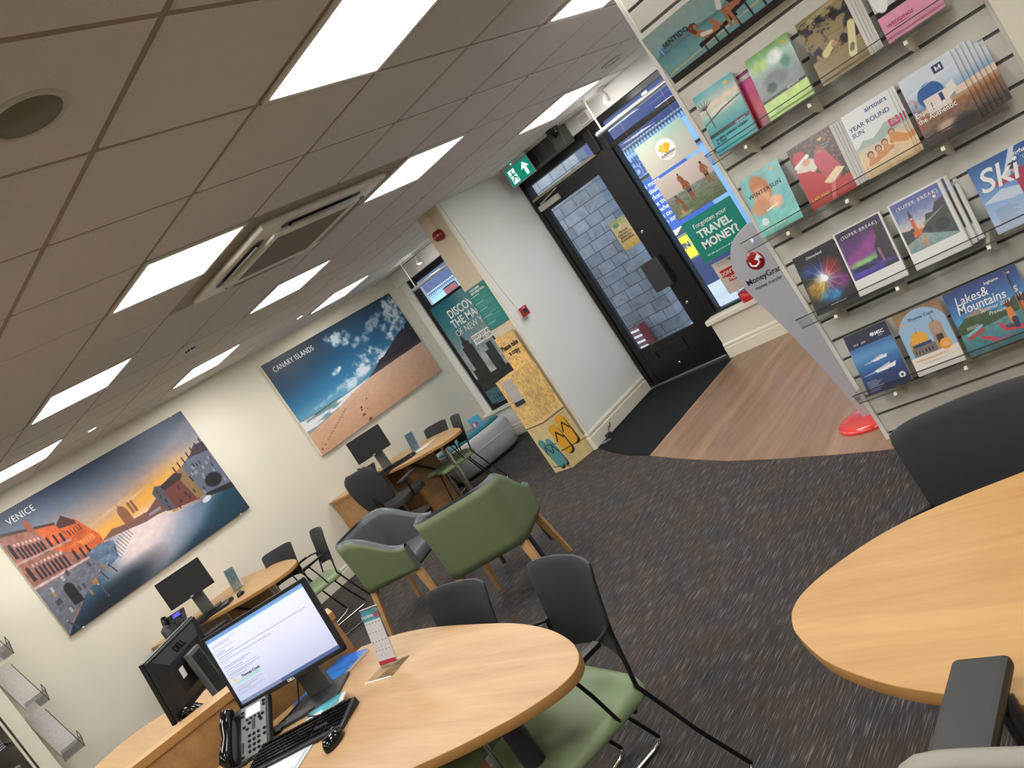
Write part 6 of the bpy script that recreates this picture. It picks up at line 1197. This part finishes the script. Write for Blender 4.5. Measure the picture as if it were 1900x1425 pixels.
    R_ = (210, 56, 76); p.limb(.52, .10, .30, .22, .035, .02, R_); p.limb(.50, .12, .70, .10, .025, .03, (120, 100, 130)); p.limb(.68, .22, .60, .33, .03, .012, R_); p.limb(.70, .22, .92, .17, .045, .03, R_); p.limb(.71, .235, .88, .20, .025, .02, (90, 60, 80)); p.limb(.12, .26, .36, .32, .025, .025, (180, 70, 50)); p.limb(.12, .31, .36, .38, .02, .02, (130, 190, 200)); p.limb(.84, .30, .84, .46, .05, .04, (220, 130, 60)); p.ell(.86, .54, .06, .06, (80, 50, 40)); p.limb(.86, .3, .86, .2, .04, .03, (40, 50, 90))
    for k in range(6): p.rect(.13, .33, .36+.018*k, .365+.018*k, (214, 220, 220), .7)
    brochure('lake brochure with red rowing boats, front copy in the lowest row', .655, z4, p, w=.255, texts=[('Lakes&', .056, -.025, .225, 'ttext', dict(shear=.15, bold=.005, sx=.85)), ('Mountains', .056, .0, .185, 'ttext', dict(shear=.15, bold=.012, sx=.85)), ('Summer 2019\nPreview', .024, .045, .163, 'ttext', dict(shear=.2, sx=.9)), ('Inghams', .018, .07, .268, 'ttext', dict(shear=.15, bold=.01))], copies=1, cdx=.045, clab='second copy of the lake and rowing boats brochure, behind the front one')
    p = B(); p.grad([(0, (40, 120, 160)), (.8, (60, 150, 190)), (1, (225, 222, 214))]); brochure('pale blue brochure at the right photo edge in the lowest row', .985, z4, p)
def money_sign():
    t = thing('floor_sign', 'silver teardrop money transfer floor sign with red base by the window', 'sign', (6.17, 3.42, 0), .0)
    P = [(-.055, .02), (-.085, .25), (-.135, .5), (-.185, .72), (-.232, .88), (-.25, 1.0), (-.232, 1.10), (-.17, 1.19), (-.07, 1.235), (.0, 1.24), (.07, 1.235), (.17, 1.19), (.232, 1.10), (.25, 1.0), (.232, .88), (.185, .72), (.135, .5), (.085, .25), (.055, .02)]
    pts = smooth_loop(P, 4, False)[::-1]; m = MB().vprism(pts[::-1], -.008, .008); m.obj('board', M['silverboard'], t, .002)
    MB().lathe([(.20, 0), (.205, .006), (.20, .022), (.17, .028), (0, .028)], 40, sx=1, sy=.85).obj('base', M['redl'], t)
    mm = Matrix.Rotation(PI/2, 4, 'X'); MB().lathe([(.062, 0), (.062, .002), (.05, .006), (0, .008)], 36, m=Matrix.Translation((-.105, -.008, 1.05)) @ mm @ Matrix.Scale(.82, 4)).obj('logo_disc', M['logored'], t)
    P2 = [(-.138, -.0145, 1.058), (-.134, -.0155, 1.034), (-.113, -.0155, 1.022), (-.089, -.0155, 1.032), (-.076, -.0155, 1.062)]; MB().tube(P2, [.003, .005, .0065, .0065, .005], 8).obj('logo_arrow', M['ttext'], t)
    MB().vprism([(-.105, 1.058), (-.072, 1.083), (-.060, 1.047), (-.076, 1.058), (-.085, 1.046)], -.0155, -.0135).obj('logo_arrow', M['ttext'], t)
    text(t, 'MoneyGram', .045, -.218, .945, M['tblack'], y=-.009, align='LEFT', bold=.01); text(t, 'money transfer', .027, -.190, .905, M['tblack'], y=-.009, align='LEFT')
M['teal2'] = mat('teal_sign', srgb(22, 132, 118), .4)
M['sand'] = mat('card_stand_side', srgb(206, 172, 112), .6, noise=(30, .15))
M['logored'] = mat('logo_red', srgb(150, 16, 26), .2, coat=.5)
wall_pictures(); front_prints(); slatwall(); brochures(); money_sign()
